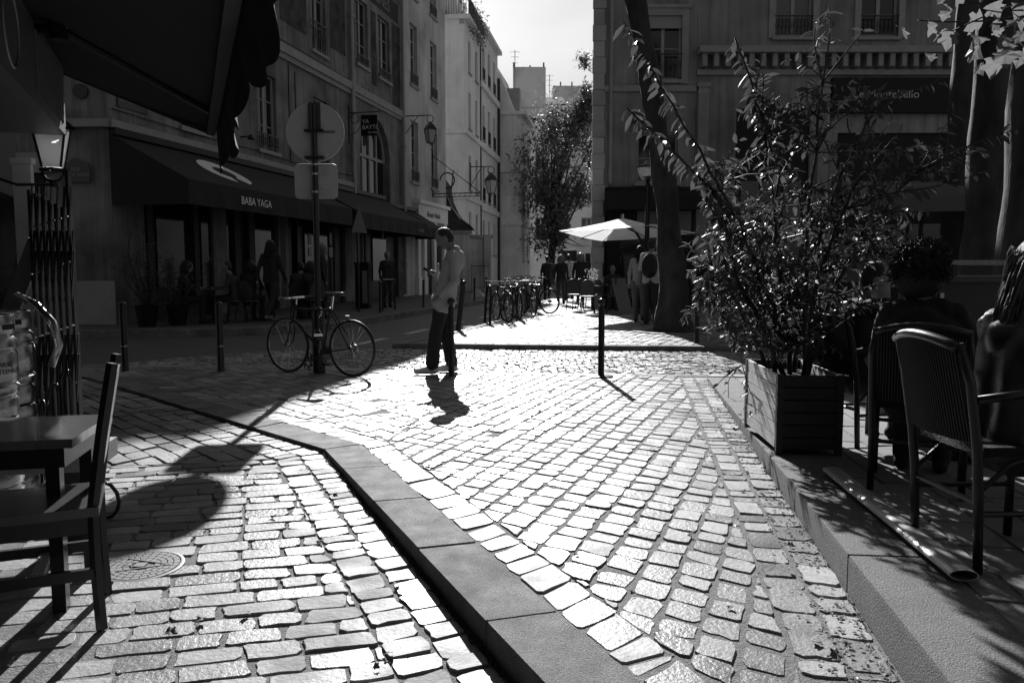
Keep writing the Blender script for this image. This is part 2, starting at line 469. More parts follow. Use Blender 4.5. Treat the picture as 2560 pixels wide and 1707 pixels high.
# ---- lower pavement on the left
lp = sheet('side_pavement', [KL0[0], KL0[1], KL0[2], (-3.9, 4.95), (-2.3, -.3)], -.009, M_JOINT, zf=zl)
lp2 = sheet('side_pavement_far', [KL0[2], KL0[3], (-6.2, 9.8), (-3.9, 4.95)], -.009, M_JOINT, zf=zl)
MH = (-1.66, 3.47)
regN = [KLB[0], KLB[2], (-3.75, 4.95), (-2.05, .4)]
polys = courses(regN, 77, .118, .16, .3, skew=-4, wvar=.05)
for q0, q1 in ((KLB1, KLB), (KL0, KLB1)):
    polys += courses([q1[0], q0[0], q0[1], q1[1]], -24, .3, .1, .15, skew=0)
    polys += courses([q1[1], q0[1], q0[2], q1[2]], -24, .3, .1, .15, skew=0)
lay(lp, not_at(polys, *MH, .15), zl, M_SETT2, keep=300, joint=.008, cham=.014, jit=.0045, er=.003, dz=.002, tilt=.009)
regF = [KLB[2], KLB[3], (-6.2, 9.7), (-3.9, 4.95)]
polys = courses(regF, 137, .13, .2, .3, skew=-8)
for q0, q1 in ((KLB1, KLB), (KL0, KLB1)):
    polys += courses([q1[2], q0[2], q0[3], q1[3]], -44.2, .3, .1, .16)
lay(lp2, polys, zl, M_SETT2, keep=300, joint=.008, cham=.014, er=.003)

# ---- middle kerb: one stone after another, its left face drops to the lower pavement
def kerb(name, line, inner, cuts, m, zf, deep, skewx=0):
    k = struct(link(name, None)); k.empty_display_size = .2
    for i in range(len(cuts) - 1):
        (a0, a1), (b0, b1) = cuts[i], cuts[i + 1]
        q = [a0, a1, b1, b0]
        if sum((q[j][0] * q[(j + 1) % 4][1] - q[(j + 1) % 4][0] * q[j][1]) for j in range(4)) < 0: q = q[::-1]
        s = stone_geo(q, zf, joint=.0016, cham=.006, jit=.0006, er=.012, deep=deep, tilt=.0015, dz=.0012)
        if s:
            me = bpy.data.meshes.new('kerb_stone'); me.from_pydata(s[1], [], s[2]); me.materials.append(m)
            me.update()
            link('kerb_stone', me, k, s[0])
    return k
def lerp(a, b, t): return (a[0] + (b[0] - a[0]) * t, a[1] + (b[1] - a[1]) * t)
def at_y(pl, y):
    for i in range(len(pl) - 1):
        if pl[i][1] <= y <= pl[i + 1][1]: return lerp(pl[i], pl[i + 1], (y - pl[i][1]) / (pl[i + 1][1] - pl[i][1]))
    return pl[0] if y < pl[0][1] else pl[-1]
cuts = [(at_y(KN, y - .02), at_y(KR, y + .06)) for y in (.4, 1.25, 2.02, 2.76, 3.5, 4.22, 4.93)] + [(KN[2], KR[2])]
cuts += [(at_y(KN, y), at_y(KR, y + .23)) for y in (6.2, 6.93, 7.7, 8.45, 9.2)]
kerb('kerb', KN, KR, cuts, M_KERB, lambda x, y: .004, .2)
# ---- terrace kerb
TI = off_line(TF, .33)
cuts = [(at_y(TF, y), at_y(TI, y - .03)) for y in (.2, 1.0, 1.75, 3.0, 4.04, 5.1, 6.2, 7.25, 8.3, 9.25)]
kerb('terrace_kerb', TF, TI, cuts, M_KERB2, lambda x, y: zt(y) + .002, .24)
tr = sheet('terrace', [TI[0], (9, -1), (12, 11.5), (2.6, 9.5), TI[2]], -.012, M_JOINT, zf=lambda x, y: zt(y))
lay(tr, courses([TI[1], (5.2, 1.7), (5.2, 9.1), TI[2]], 8.9, .21, .3, .42, wvar=.03), lambda x, y: zt(y), M_SLAB, name='paving_slab', keep=280, joint=.004, cham=.008, er=.004, tilt=.004)

# ---- crossing of small setts laid in fans
cr = sheet('crossing', CR_NEAR + [(6.5, 12.3), (3.12, 12.24), (-1.93, 12.72), (-4.2, 12.2)], -.03, M_JOINT)
polys = []
cp = [(p[0], p[1]) for p in CR_NEAR] + [(6.4, 12.1), (3.12, 12.2), (-1.93, 12.66), (-4.1, 12.1)]
P_ = 1.25
for row in range(-6, 46):
    base = 9.0 + row * .092
    x = -5.6 + rnd.uniform(0, .1)
    while x < 6.2:
        L = rnd.uniform(.085, .12)
        def arc(xx): t = ((xx + row * .0) % P_) / P_ - .5; return base + .36 * (.25 - t * t) * 1.6
        xa, xb = x, x + L
        if True:
            if int((xa + 50) / P_) != int((xb + 50) / P_): xb = xa + L * .999; arc_ = arc; arc = lambda xx, c=arc_((xa + xb) / 2 + .001): c
            q = [(xa, arc(xa)), (xb, arc(xb)), (xb, arc(xb) + .092), (xa, arc(xa) + .092)]
            if in_poly((x + L / 2, arc(x + L / 2) + .045), cp): polys.append(q)
        x += L
lay(cr, polys, lambda x, y: -.012, M_SETTFAR, keep=300, joint=.005, cham=.018, jit=.003, er=.008, tilt=.05, dz=.004)
# flat kerb slabs between footpath and crossing
k = struct(link('flush_kerb', None))
for i in range(len(CR_NEAR) - 1):
    a, b = CR_NEAR[i], CR_NEAR[i + 1]; n = max(1, int(math.hypot(b[0] - a[0], b[1] - a[1]) / .9))
    for j in range(n):
        p, q = lerp(a, b, j / n), lerp(a, b, (j + 1) / n)
        s = stone_geo([(p[0], p[1] - .07), (q[0], q[1] - .07), (q[0], q[1] + .1), (p[0], p[1] + .1)], lambda x, y: .001, joint=.002, cham=.008, jit=.001, er=.006, tilt=.002, dz=.001)
        me = bpy.data.meshes.new('kerb_stone'); me.from_pydata(s[1], [], s[2]); me.materials.append(M_SETTFAR); me.update(); link('kerb_stone', me, k, s[0])

# ---- carriageway and the raised pavement with the bicycle racks
RD = .2127
sheet('road', [(-60, 9.6), (-5.6, 10.3), (-3.3, 10.2), (6.5, 12.2), (20, 12), (40, 90), (-20, 90), (-60, 40)], -.04, M_ASPH)
pv_l = [(-1.93, 12.72), (-1.06, 15.4), (-.5, 18.0), (.35, 22.0), (2.05, 30), (10, 67)]
ZP = .06
def prism(name, pts, z0, z1, m, parent=None):
    b = MB(); b.prism(pts, z0, z1); o = b.build(name, m, parent)
    if parent is None: struct(o)
    return o
pv = prism('bicycle_pavement', [(-1.8, 12.85), (3.1, 12.38), (9, 11.9), (40, 11.5), (40, 67)] + [(x + .12, y) for x, y in pv_l[::-1][:-1]], -.3, ZP - .012, M_JOINT)
polys = courses([(-1.75, 12.92), (3.1, 12.45), (6.2, 12.2), (6.2, 19.5), (.2, 21), (-.85, 15.6)], 23, .17, .16, .26, skew=10)
lay(pv, polys, lambda x, y: ZP, M_SETTFAR, keep=300, joint=.009, cham=.02, tilt=.012)
polys = courses([(.2, 21), (6.2, 19.5), (9, 30), (2.4, 30)], 23, .19, .2, .3, skew=10)
lay(pv, polys, lambda x, y: ZP, M_SETTFAR, keep=0, name='cobble_beyond', joint=.009, cham=.02, tilt=.012)
cuts = []
n = 11
for i in range(n + 1):
    p = lerp((-1.93, 12.72), (7.0, 11.86), i / n); cuts.append((p, (p[0] + .02, p[1] + .17)))
kerb('pavement_kerb', None, None, cuts, M_KERB, lambda x, y: ZP + .003, .14)
cuts = []
for a, b, n in (((-1.93, 12.72), (-1.06, 15.4), 3), ((-1.06, 15.4), (-.5, 18), 3), ((-.5, 18), (2.05, 30), 10)):
    for i in range(n + (b == (2.05, 30))):
        p = lerp(a, b, i / n); cuts.append((p, (p[0] + .16, p[1] - .03)))
kerb('road_edge_kerb', None, None, cuts, M_KERB, lambda x, y: ZP + .002, .13)
for i, t in enumerate((13.6, 15.9, 18.4, 21.2, 24.4)):            # dashed line along the road edge
    x0 = -2.75 + (t - 13.6) * .24
    sheet('road_marking', [(x0, t), (x0 + .17, t - .03), (x0 + .17 + .3, t + 1.25), (x0 + .3, t + 1.28)], -.036, M_WHITE)
# ---- pavement in front of the left-hand row
LK = [(-40, 15.3), (-8.6, 14.95), (-6.2, 15.05), (-4.9, 15.55), (-3.82, 16.75), (-2.9, 21.0), (-.94, 30.3), (2.4, 46), (6, 63)]
ZS = .11
sw = prism('pavement', [(x, y + .0) for x, y in off_line(LK, -.16)] + [(-40, 63)], -.3, ZS - .004, mat('pavement asphalt', .085, .75, var=.15, vscale=2, speck=.3))
cuts = []
LKi = off_line(LK, -.17)
for i in range(1, 7):
    n = max(1, int(math.hypot(LK[i + 1][0] - LK[i][0], LK[i + 1][1] - LK[i][1]) / 1.05))
    for j in range(n): cuts.append((lerp(LK[i], LK[i + 1], j / n), lerp(LKi[i], LKi[i + 1], j / n)))
kerb('pavement_edge_kerb', None, None, cuts, M_KERB, lambda x, y: ZS, .18)
# tree pit ring round the big plane
b = MB()
for i in range(26):
    a0, a1 = 2 * math.pi * i / 26, 2 * math.pi * (i + .93) / 26
    b.add([(math.cos(t) * r_, math.sin(t) * r_, z_) for z_ in (0, .012) for r_ in (.62, .8) for t in (a0, a1)], [(4, 5, 7, 6), (0, 4, 6, 2), (1, 3, 7, 5), (0, 1, 5, 4), (2, 6, 7, 3)])
o = struct(b.build('tree_pit_ring', M_SETTFAR)); o.location = (3.1, 15.25, ZP + .004)
# manhole cover
mh = thing('manhole_cover', 'round cast iron cover with a triangle mark set in the cobbles', 'manhole cover', (MH[0], MH[1], zl(*MH) + .002))
MH_TILT = math.atan(.09 / 3.2); mh.rotation_euler = (MH_TILT, 0, 0)
M_CAST = mat('worn cast iron', .2, .5, var=.2, vscale=20)
MB().lathe([(.178, -.03), (.178, .001), (.17, .003), (.163, .003), (.162, .0)], 40).build('rim', M_CAST, mh, smooth=True)
MB().cyl((0, 0, -.02), (0, 0, .0), .161, n=40).build('lid', mat('lid groove', .06, .8), mh)
for ring, (r0, r1, n) in enumerate(((.055, .078, 14), (.082, .104, 18), (.108, .13, 22), (.134, .157, 26))):
    b = MB()
    for i in range(n):
        a0, a1 = 2 * math.pi * i / n, 2 * math.pi * (i + .88) / n
        b.add([(math.cos(t) * r_, math.sin(t) * r_, z_) for z_ in (0, .0035) for r_ in (r0, r1) for t in (a0, a1)], [(4, 5, 7, 6), (0, 4, 6, 2), (1, 3, 7, 5), (0, 1, 5, 4), (2, 6, 7, 3)])
    b.build('tread_ring', M_CAST, mh, kind='stuff')
b = MB(); tri = [(.12, .01), (-.1, .075), (-.085, -.07)]
for i in range(3): b.bar((*tri[i], .003), (*tri[(i + 1) % 3], .003), .007, .006)
b.box((-.01, .005, .003), (.05, .045, .005)); b.build('triangle_mark', M_CAST, mh)
text_mesh('lettering', 'GAZ', .04, M_CAST, mh, frame_mtx((-.055, -.005, .004), (1, .05, 0), (-.05, 1, 0)), .001)

# ================================================================ BUILDINGS
M_FRAME = mat('grey window frame', .32, .6)
M_SHUT = mat('roller shutter box', .3, .7)
M_BLIND = mat('net curtain', .4, .9)

def wall_holes(b, x0, x1, z0, z1, holes, depth=.2, y=0.0):
    """front skin at y with rectangular openings and their reveals"""
    xs = sorted(set([x0, x1] + [min(max(v, x0), x1) for h in holes for v in h[:2]])); zs = sorted(set([z0, z1] + [min(max(v, z0), z1) for h in holes for v in h[2:4]]))
    for i in range(len(xs) - 1):
        for j in range(len(zs) - 1):
            cx, cz = (xs[i] + xs[i + 1]) / 2, (zs[j] + zs[j + 1]) / 2
            if any(h[0] < cx < h[1] and h[2] < cz < h[3] for h in holes): continue
            b.poly([(xs[i], y, zs[j]), (xs[i + 1], y, zs[j]), (xs[i + 1], y, zs[j + 1]), (xs[i], y, zs[j + 1])])
    for a, c, e, f in [h[:4] for h in holes]:
        d = y + depth
        b.poly([(a, y, e), (a, d, e), (c, d, e), (c, y, e)]); b.poly([(a, y, f), (c, y, f), (c, d, f), (a, d, f)])
        b.poly([(a, y, e), (a, y, f), (a, d, f), (a, d, e)]); b.poly([(c, y, e), (c, d, e), (c, d, f), (c, y, f)])
    return b

def window(par, x0, x1, z0, z1, y=.16, cols=2, rows=3, rail=0, fm=None, gm=None, sill=True, fw=.055, name='window', sillm=None, proud=0):
    fm = fm or M_FRAME; gm = gm or M_GLASS
    b = MB()
    for a, c in ((x0, x0 + fw), (x1 - fw, x1)): b.b2((a, y - .05, z0), (c, y + .02, z1))
    for e, f in ((z0, z0 + fw * 1.3), (z1 - fw, z1)): b.b2((x0 + fw, y - .048, e), (x1 - fw, y + .02, f))
    for i in range(1, cols):
        c = x0 + (x1 - x0) * i / cols; b.b2((c - fw * .7, y - .046, z0 + fw), (c + fw * .7, y + .02, z1 - fw))
    wn_ = b.build(name, fm, par)
    mu_ = MB()
    for j in range(1, rows):
        zc = z0 + (z1 - z0) * j / rows
        for i in range(cols):
            a, c = x0 + (x1 - x0) * i / cols + fw * .7, x0 + (x1 - x0) * (i + 1) / cols - fw * .7
            mu_.b2((a, y - .03, zc - .014), (c, y + .01, zc + .014))
    if mu_.f: mu_.build('glazing_bar', fm, wn_, kind='stuff')
    for i in range(cols):
        for j in range(rows):
            a, c = x0 + (x1 - x0) * i / cols + .01, x0 + (x1 - x0) * (i + 1) / cols - .01
            e, f = z0 + (z1 - z0) * j / rows + .006, z0 + (z1 - z0) * (j + 1) / rows - .006
            MB().b2((a, y - .004, e), (c, y + .006, f)).build('pane', gm, wn_)
    if sill: MB().b2((x0 - .08, -.09, z0 - .1), (x1 + .08, .14, z0 - .002)).build('sill', sillm or M_TRIM, wn_)
    if rail:
        b = MB(); yy = -.04
        b.b2((x0 - .02, yy - .02, z0 + rail - .03), (x1 + .02, yy + .02, z0 + rail)); b.b2((x0 - .02, yy - .015, z0 + .06), (x1 + .02, yy + .015, z0 + .08))
        n = max(4, int((x1 - x0) / .11))
        for i in range(n + 1):
            x = x0 + (x1 - x0) * i / n; b.b2((x - .009, yy - .009, z0 + .08), (x + .009, yy + .009, z0 + rail - .03))
        for i in range(n):
            x = x0 + (x1 - x0) * (i + .5) / n
            b.tube([(x + .035 * math.cos(t), yy, z0 + rail * .55 + .09 * math.sin(t)) for t in [k * math.pi / 4 for k in range(8)]], .007, 4, closed=True)
        b.build('railing', M_IRON2, wn_)
    return wn_

def shell(b, L, D, H, y=.32, z0=-.2):
    """body behind the front skin"""
    b.b2((0.001, y, z0), (L - .001, D, H))
    for x in (0, L - .3): b.b2((x, .003, z0), (x + .3, y + .01, H - .004))
    b.b2((0, .004, H - .3), (L, y + .01, H - .002))

FX = Vector((math.sin(R(12)), math.cos(R(12)))); LROT = R(78); C0 = Vector((-8.2, 16.5))
def lpt(t, yy=0): v = C0 + FX * t + Vector((-FX.y, FX.x)) * yy; return (v.x, v.y)

def painted(par, x0, x1, z0, z1, m, y=-.006, name='painted_panel'):
    return MB().b2((x0, y, z0), (x1, y + .003, z1)).build(name, m, par)
M_MURAL = mat('faded painted sign', .05, .9, var=.6, vscale=3, stain=.7, sscale=2.2)

# ---- corner building on the left (black awning below)
L1 = thing('corner_building', 'old stained plaster corner building above the black awnings, with tall windows and faded painted panels', 'building', (*lpt(0), ZS), LROT)
H1 = 13.5
holes = []
for c in (2.95, 6.45, 9.85): holes += [(c - .52, c + .52, 4.45, 6.55), (c - .52, c + .52, 8.0, 10.5), (c - .52, c + .52, 11.3, 13.0)]
b = MB(); wall_holes(b, 0, 12.3, 4.05, H1, holes); wall_holes(b, 0, 12.3, 0, 4.05, [(1.0, 3.6, .0, 3.0), (4.2, 6.9, 0, 3.0), (7.5, 11.6, 0, 3.0)], .5); b.build('wall', M_OLDW, L1)
b = MB(); shell(b, 12.3, 9, H1, .6); b.build('body', M_OLDW, L1)
for i, h in enumerate(holes): window(L1, *h, rail=.9 if h[2] > 7.5 else .45, rows=3)
b = MB(); b.b2((-.1, -.16, 7.35), (12.3, 0.02, 7.6)); b.b2((-.06, -.09, 7.2), (12.3, .02, 7.35)); b.build('string_course', M_TRIM, L1)
b = MB(); b.b2((-.06, -.14, 4.0), (12.32, .02, 4.16)); b.build('ledge', M_TRIM, L1)
b = MB(); b.b2((-.2, -.4, H1), (12.3, .4, H1 + .3)); b.build('cornice', M_TRIM, L1)
b = MB(); b.add([(0, .3, H1 + .3), (12.3, .3, H1 + .3), (12.3, 8.7, H1 + .3), (0, 8.7, H1 + .3), (.0, 3.6, H1 + 1.2), (12.3, 3.6, H1 + 1.2)], [(0, 1, 5, 4), (2, 3, 4, 5), (0, 4, 3), (1, 2, 5)]); b.build('roof', M_ZINC, L1)
for x0, x1, z0, z1 in ((3.8, 5.6, 8.6, 11.2), (7.3, 9.0, 8.3, 11.4), (10.7, 11.9, 8.4, 11.0)): painted(L1, x0, x1, z0, z1, M_MURAL)
for x0, z0, x1, z1 in ((7.75, 4.3, 7.75, 7.15), (8.15, 5.2, 8.15, 7.0)): MB().b2((x0 - .03, -.03, z0), (x0 + .03, 0, z1)).build('conduit', M_IRON2, L1)
MB().tube([(.1, -.03, 4.4), (3.0, -.035, 4.34), (6.0, -.03, 4.38), (9.0, -.035, 4.3), (12.2, -.03, 4.42)], .014, 5).build('cable', M_IRON2, L1)
MB().tube([(.1, -.03, 7.75), (4.0, -.035, 7.7), (8.0, -.03, 7.74), (12.2, -.035, 7.68)], .012, 5).build('cable', M_IRON2, L1)
for x in (1.6, 5.0, 8.1):
    bq = MB(); bq.cyl((x, 0, 4.6), (x, -.3, 4.62), .02, n=6); bq.lathe([(.05, .05), (.11, -.05), (.1, -.07)], 10, (x, -.32, 4.6)); bq.build('spot_lamp', M_IRON2, L1)
# side wall towards the side street
b = MB()
m3 = Matrix.Rotation(-LROT, 3, 'Z')
def l1(x, y): return m3 @ Vector((x - L1.location.x, y - L1.location.y, 0))
p0, p1 = l1(*lpt(0)), l1(-23.0, 17.0)
b.add([(p0.x, p0.y, 0), (p1.x, p1.y, 0), (p1.x, p1.y, H1), (p0.x, p0.y, H1)], [(0, 1, 2, 3)]); b.build('side_wall', M_OLDW, L1)
def side_box(name, xa, xb, za, zb, d0, d1, m, par):
    b = MB(); pts = []
    for z in (za, zb):
        for d in (d0, d1):
            for x in (xa, xb):
                q = l1(x, 16.5 + (-8.2 - x) * .0338 + d); pts.append((q.x, q.y, z))
    b.add(pts, [(0, 1, 3, 2), (4, 6, 7, 5), (0, 4, 5, 1), (2, 3, 7, 6), (0, 2, 6, 4), (1, 5, 7, 3)]); return b.build(name, m, par)
side_box('ledge', -23, -8.15, 4.0, 4.16, -.14, .05, M_TRIM, L1)
side_box('base_course', -23, -8.2, 0, .9, -.05, .05, M_TRIM, L1)
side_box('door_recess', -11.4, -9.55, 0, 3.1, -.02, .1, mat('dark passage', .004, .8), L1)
side_box('lintel', -11.6, -9.35, 3.1, 3.5, -.07, .08, M_TRIM, L1)
q = l1(-8.72, 16.5); b = MB(); 
b.cyl(l1(-8.72, 16.47) + Vector((0, 0, 4.72)), l1(-8.72, 16.6) + Vector((0, 0, 4.72)), .15, n=24); b.build('vent', M_IRON2, L1)

# ---- middle building of the row: arch and two windows, painted band of letters
L2 = thing('arched_building', 'narrow old building with an arched window and a dark painted letter band', 'building', (*lpt(12.3), ZS), LROT)
b = MB(); W2L = 5.2
holes = [(.55, 1.65, 8.45, 10.75), (2.65, 3.9, 8.45, 10.75), (.55, 1.65, 12.0, 13.0), (2.65, 3.9, 12.0, 13.0)]
wall_holes(b, 0, W2L, 7.1, 13.3, holes, .22)
wall_holes(b, 0, W2L, 0, 3.6, [(.6, 4.6, 0, 3.0)], .5)
ac, ar, az = 2.25, 1.5, 5.35; seg = [(ac + ar * math.cos(a), az + ar * math.sin(a)) for a in [math.pi * k / 14 for k in range(15)]]
b.poly([(0, 0, 3.6), (ac - ar, 0, 3.6), (ac - ar, 0, az), (0, 0, az)]); b.poly([(ac + ar, 0, 3.6), (W2L, 0, 3.6), (W2L, 0, az), (ac + ar, 0, az)])
top = [(W2L, az), *[(W2L if i < 4 else (0 if i > 10 else ac + ar * 1.9 * math.cos(math.pi * i / 14)), 7.1) for i in range(15)], (0, az)]
for i in range(14):
    a, c = seg[i], seg[i + 1]; ta, tc_ = (W2L - (W2L) * i / 14, 7.1), (W2L - W2L * (i + 1) / 14, 7.1)
    b.poly([(a[0], 0, a[1]), (ta[0], 0, ta[1]), (tc_[0], 0, tc_[1]), (c[0], 0, c[1])])
    b.poly([(a[0], 0, a[1]), (c[0], 0, c[1]), (c[0], .35, c[1]), (a[0], .35, a[1])])
b.poly([(seg[0][0], 0, az), (W2L, 0, az), (W2L, 0, 7.1)]); b.poly([(0, 0, 7.1), (0, 0, az), (seg[-1][0], 0, az)])
b.poly([(ac - ar, 0, 3.6), (ac - ar, .35, 3.6), (ac - ar, .35, az), (ac - ar, 0, az)]); b.poly([(ac + ar, 0, 3.6), (ac + ar, 0, az), (ac + ar, .35, az), (ac + ar, .35, 3.6)])
b.build('wall', M_OLDW, L2)
b = MB(); shell(b, W2L, 9, 13.3, .6); b.build('body', M_OLDW, L2)
for h in holes: window(L2, *h, rail=.35, rows=3)
aw = MB()
aw.poly([(x, .3, z) for x, z in seg] + [(ac - ar, .3, 3.6), (ac + ar, .3, 3.6)]); awo = aw.build('arch_window', M_GLASS, L2)
b = MB()
for x in (ac - .7, ac, ac + .7): b.b2((x - .05, .24, 3.6), (x + .05, .299, az + ar * .85))
b.b2((ac - ar, .23, az - .05), (ac + ar, .298, az + .06)); b.tube([(x, .27, z) for x, z in seg], .06, 6); b.build('frame', M_FRAME, awo)
b = MB(); b.b2((0, -.12, 7.35), (W2L, .02, 7.6)); b.b2((0, -.07, 7.22), (W2L, .02, 7.35)); b.build('string_course', M_TRIM, L2)
b = MB(); b.b2((0, -.3, 13.3), (W2L, .4, 13.6)); b.build('cornice', M_TRIM, L2)
painted(L2, .1, W2L - .3, 11.0, 11.75, mat('letter band', .03, .9, var=.3, vscale=4))
text_mesh('lettering', 'ENSEIGNES', .62, mat('faded cream letters', .22, .9, var=.3, vscale=8), L2, frame_mtx((2.4, -.012, 11.37), (1, 0, 0), (0, 0, 1)), .002)
for x0, x1, z0, z1 in ((.02, .42, 8.2, 10.8), (1.95, 2.45, 8.0, 10.7), (4.15, 5.05, 7.7, 10.9)): painted(L2, x0, x1, z0, z1, M_MURAL)

# ---- far end of the row, paler
L3 = thing('cream_building', 'cream plaster building with small deep windows above the pale shopfront', 'building', (*lpt(17.5), ZS), LROT)
W3L = 6.3; H3 = 14.8
holes = []
for c in (1.6, 4.4): holes += [(c - .5, c + .5, 4.9, 7.5), (c - .5, c + .5, 9.0, 11.55), (c - .5, c + .5, 12.7, 14.3)]
b = MB(); wall_holes(b, 0, W3L, 3.9, H3, holes, .24); wall_holes(b, 0, W3L, 0, 3.9, [(2.9, 3.9, 0, 2.6)], .3); b.build('wall', M_CREAM, L3)
b = MB(); shell(b, W3L, 9, H3, .4); b.build('body', M_CREAM, L3)
for h in holes: window(L3, *h, rail=.5, rows=4, y=.2, fw=.07, fm=mat('pale window frame', .5, .6))
b = MB(); b.b2((0, -.06, H3), (W3L, .4, H3 + .1)); b.build('cornice', M_TRIM, L3)
sf = MB()
for x in (1.75, 2.6, 4.05, 5.6): sf.b2((x - .17, -.14, 0), (x + .17, .0, 3.3)); sf.b2((x - .22, -.17, 0), (x + .22, 0, .8)); sf.b2((x - .2, -.18, 3.1), (x + .2, 0, 3.3))
sf.b2((1.5, -.2, 3.3), (5.9, 0, 4.0)); sf.b2((1.4, -.32, 4.0), (6.0, 0, 4.16)); sfo = sf.build('shopfront', M_PALE, L3)
MB().b2((2.8, -.01, .1), (3.85, .2, 2.6)).build('door', M_DARKP, sfo); MB().b2((4.3, -.03, .9), (5.4, .02, 2.9)).build('pane', M_GLASS, sfo)
text_mesh('lettering', 'Beauté Noble', .36, M_DARKP, L3, frame_mtx((3.6, -.215, 3.6), (1, 0, 0), (0, 0, 1)), .003, shear=.25)
def shop_lantern(par, x, z):
    b = MB(); b.cyl((x, 0, z), (x, -.25, z), .02, n=6); b.lathe([(.02, .12), (.1, .06), (.11, .04), (.06, -.3), (.02, -.34)], 6, (x, -.28, z - .04)); return b
MB_ = shop_lantern(L3, 2.2, 2.95); lo = MB_.build('lantern', mat('lantern glass', .7, .3), sfo)
lb = MB(); lb.sph((2.2, -.28, 2.78), .05, 8, 6); lb.build('bulb', emit('lit bulb', .9, 6), lo)

# ---- rainwater pipes
def downpipe(label, t, z0, z1):
    d = thing('downpipe', label, 'downpipe', (*lpt(t, -.12), 0))
    MB().cyl((0, 0, z0), (0, 0, z1), .075, n=10).build('pipe', M_ZINC, d, smooth=True)
    for z in (z0 + 1.2, z0 + 3.6, z0 + 6):
        if z < z1: MB().cyl((0, 0, z), (0, 0, z + .12), .1, n=10).build('collar', M_ZINC, d)
downpipe('pale rainwater pipe left of the arched window', 12.2, 3.9, 13.3)
downpipe('pale rainwater pipe right of the arched window', 17.4, .2, 13.3)

# ---- street lanterns on wall brackets
M_LANT = mat('lantern pane', .35, .25, trans=.3)
def bracket_lantern(label, loc, rz, s=1.0, out=1.0):
    d = thing('wall_lantern', label, 'street lantern', loc, rz)      # local -y points away from the wall
    b = MB(); b.cyl((0, 0, -.9 * s), (0, 0, .15 * s), .02 * s, n=6); b.cyl((0, 0, 0), (0, -out, 0), .02 * s, n=6); b.cyl((0, 0, -.7 * s), (0, -.55 * out, 0), .014 * s, n=6)
    b.tube([(0, -out + .0 - .12 * s * math.cos(a), -.14 * s + .14 * s * math.sin(a)) for a in [math.pi / 2 - k * .42 for k in range(14)]], .016 * s, 6)
    b.build('bracket', M_IRON, d)
    y0 = -out; zt_ = -.42 * s
    b = MB(); b.cyl((0, y0, -.25 * s), (0, y0, zt_ + .12 * s), .015 * s, n=6)
    b.lathe([(.03 * s, .2 * s), (.07 * s, .14 * s), (.13 * s, .1 * s), (.24 * s, -.06 * s), (.245 * s, -.09 * s)], 4, (0, y0, zt_))
    for k in range(4):
        a = math.pi / 2 * k; b.cyl((.235 * s * math.cos(a), y0 + .235 * s * math.sin(a), zt_ - .08 * s), (.13 * s * math.cos(a), y0 + .13 * s * math.sin(a), zt_ - .55 * s), .014 * s, n=5)
    b.lathe([(.13 * s, -.57 * s), (.14 * s, -.54 * s)], 4, (0, y0, zt_)); b.tube([(.09 * s * math.cos(a), y0, zt_ - .57 * s - .07 * s * math.sin(a)) for a in [k * math.pi / 6 for k in range(7)]], .012 * s, 5)
    b.build('cage', M_IRON, d)
    for k in range(4):
        a0, a1 = math.pi / 2 * k, math.pi / 2 * (k + 1)
        MB().poly([(r_ * s * math.cos(a), y0 + r_ * s * math.sin(a), zt_ + z * s) for r_, z, a in ((.222, -.09, a0), (.222, -.09, a1), (.125, -.54, a1), (.125, -.54, a0))]).build('pane', M_LANT, d)
    return d
bracket_lantern('black iron wall lantern on a scrolled bracket beside the arched window', (*lpt(17.6, -.05), 7.55), LROT, 1.15, 1.15)

# ---- hanging shop sign
hs = thing('hanging_sign', 'square black hanging sign reading YA BAYTÉ by Hébé', 'shop sign', (*lpt(12.05, -.02), 0), LROT)
b = MB(); b.cyl((0, 0, 6.65), (0, -1.15, 6.65), .018, n=6); b.cyl((0, 0, 5.6), (0, 0, 6.9), .025, n=6); b.tube([(0, -.22 + .16 * math.cos(a), 6.45 + .16 * math.sin(a)) for a in [k * .5 for k in range(12)]], .014, 5); b.tube([(0, -.05, 5.9), (0, -.3, 6.0), (0, -.5, 6.3), (0, -.56, 6.6)], .014, 5); b.build('bracket', M_IRON, hs)
MB().b2((-.02, -1.05, 5.85), (.02, -.45, 6.55)).build('board', M_DARKP, hs)
M_LET = mat('white lettering', .7, .6)
for body, sz, z in (('YA', .2, 6.33), ('BAYTÉ', .2, 6.13)):
    text_mesh('lettering', body, sz, M_LET, hs, frame_mtx((-.023, -.50 - (.38 if body == 'YA' else 0) * 0, z), (0, -1, 0), (0, 0, 1)), .001, align='LEFT', space=1.0)
text_mesh('lettering', 'by Hébé', .1, M_LET, hs, frame_mtx((-.023, -.72, 5.96), (0, -1, 0), (0, 0, 1)), .001, align='LEFT')
# wrought iron bracket sign further along
ws = thing('iron_bracket_sign', 'wrought iron triangular sign bracket on the cream building', 'shop sign', (*lpt(21.6, -.02), 0), LROT)
b = MB(); b.cyl((0, 0, 4.6), (0, 0, 6.6), .03, n=6); b.cyl((0, 0, 6.5), (0, -2.3, 4.75), .02, n=6); b.cyl((0, 0, 4.75), (0, -2.3, 4.75), .025, n=6); b.cyl((0, 0, 4.6), (0, -2.3, 4.6), .02, n=6)
for k in range(9): b.cyl((0, -.25 * k, 4.6), (0, -.25 * k - .12, 4.75), .01, n=4)
b.tube([(0, -.7 + .35 * math.cos(a), 5.35 + .35 * math.sin(a)) for a in [k * .55 for k in range(10)]], .035, 5); b.cyl((0, -.9, 4.9), (0, -1.0, 5.8), .03, n=5); b.build('bracket', M_IRON, ws)
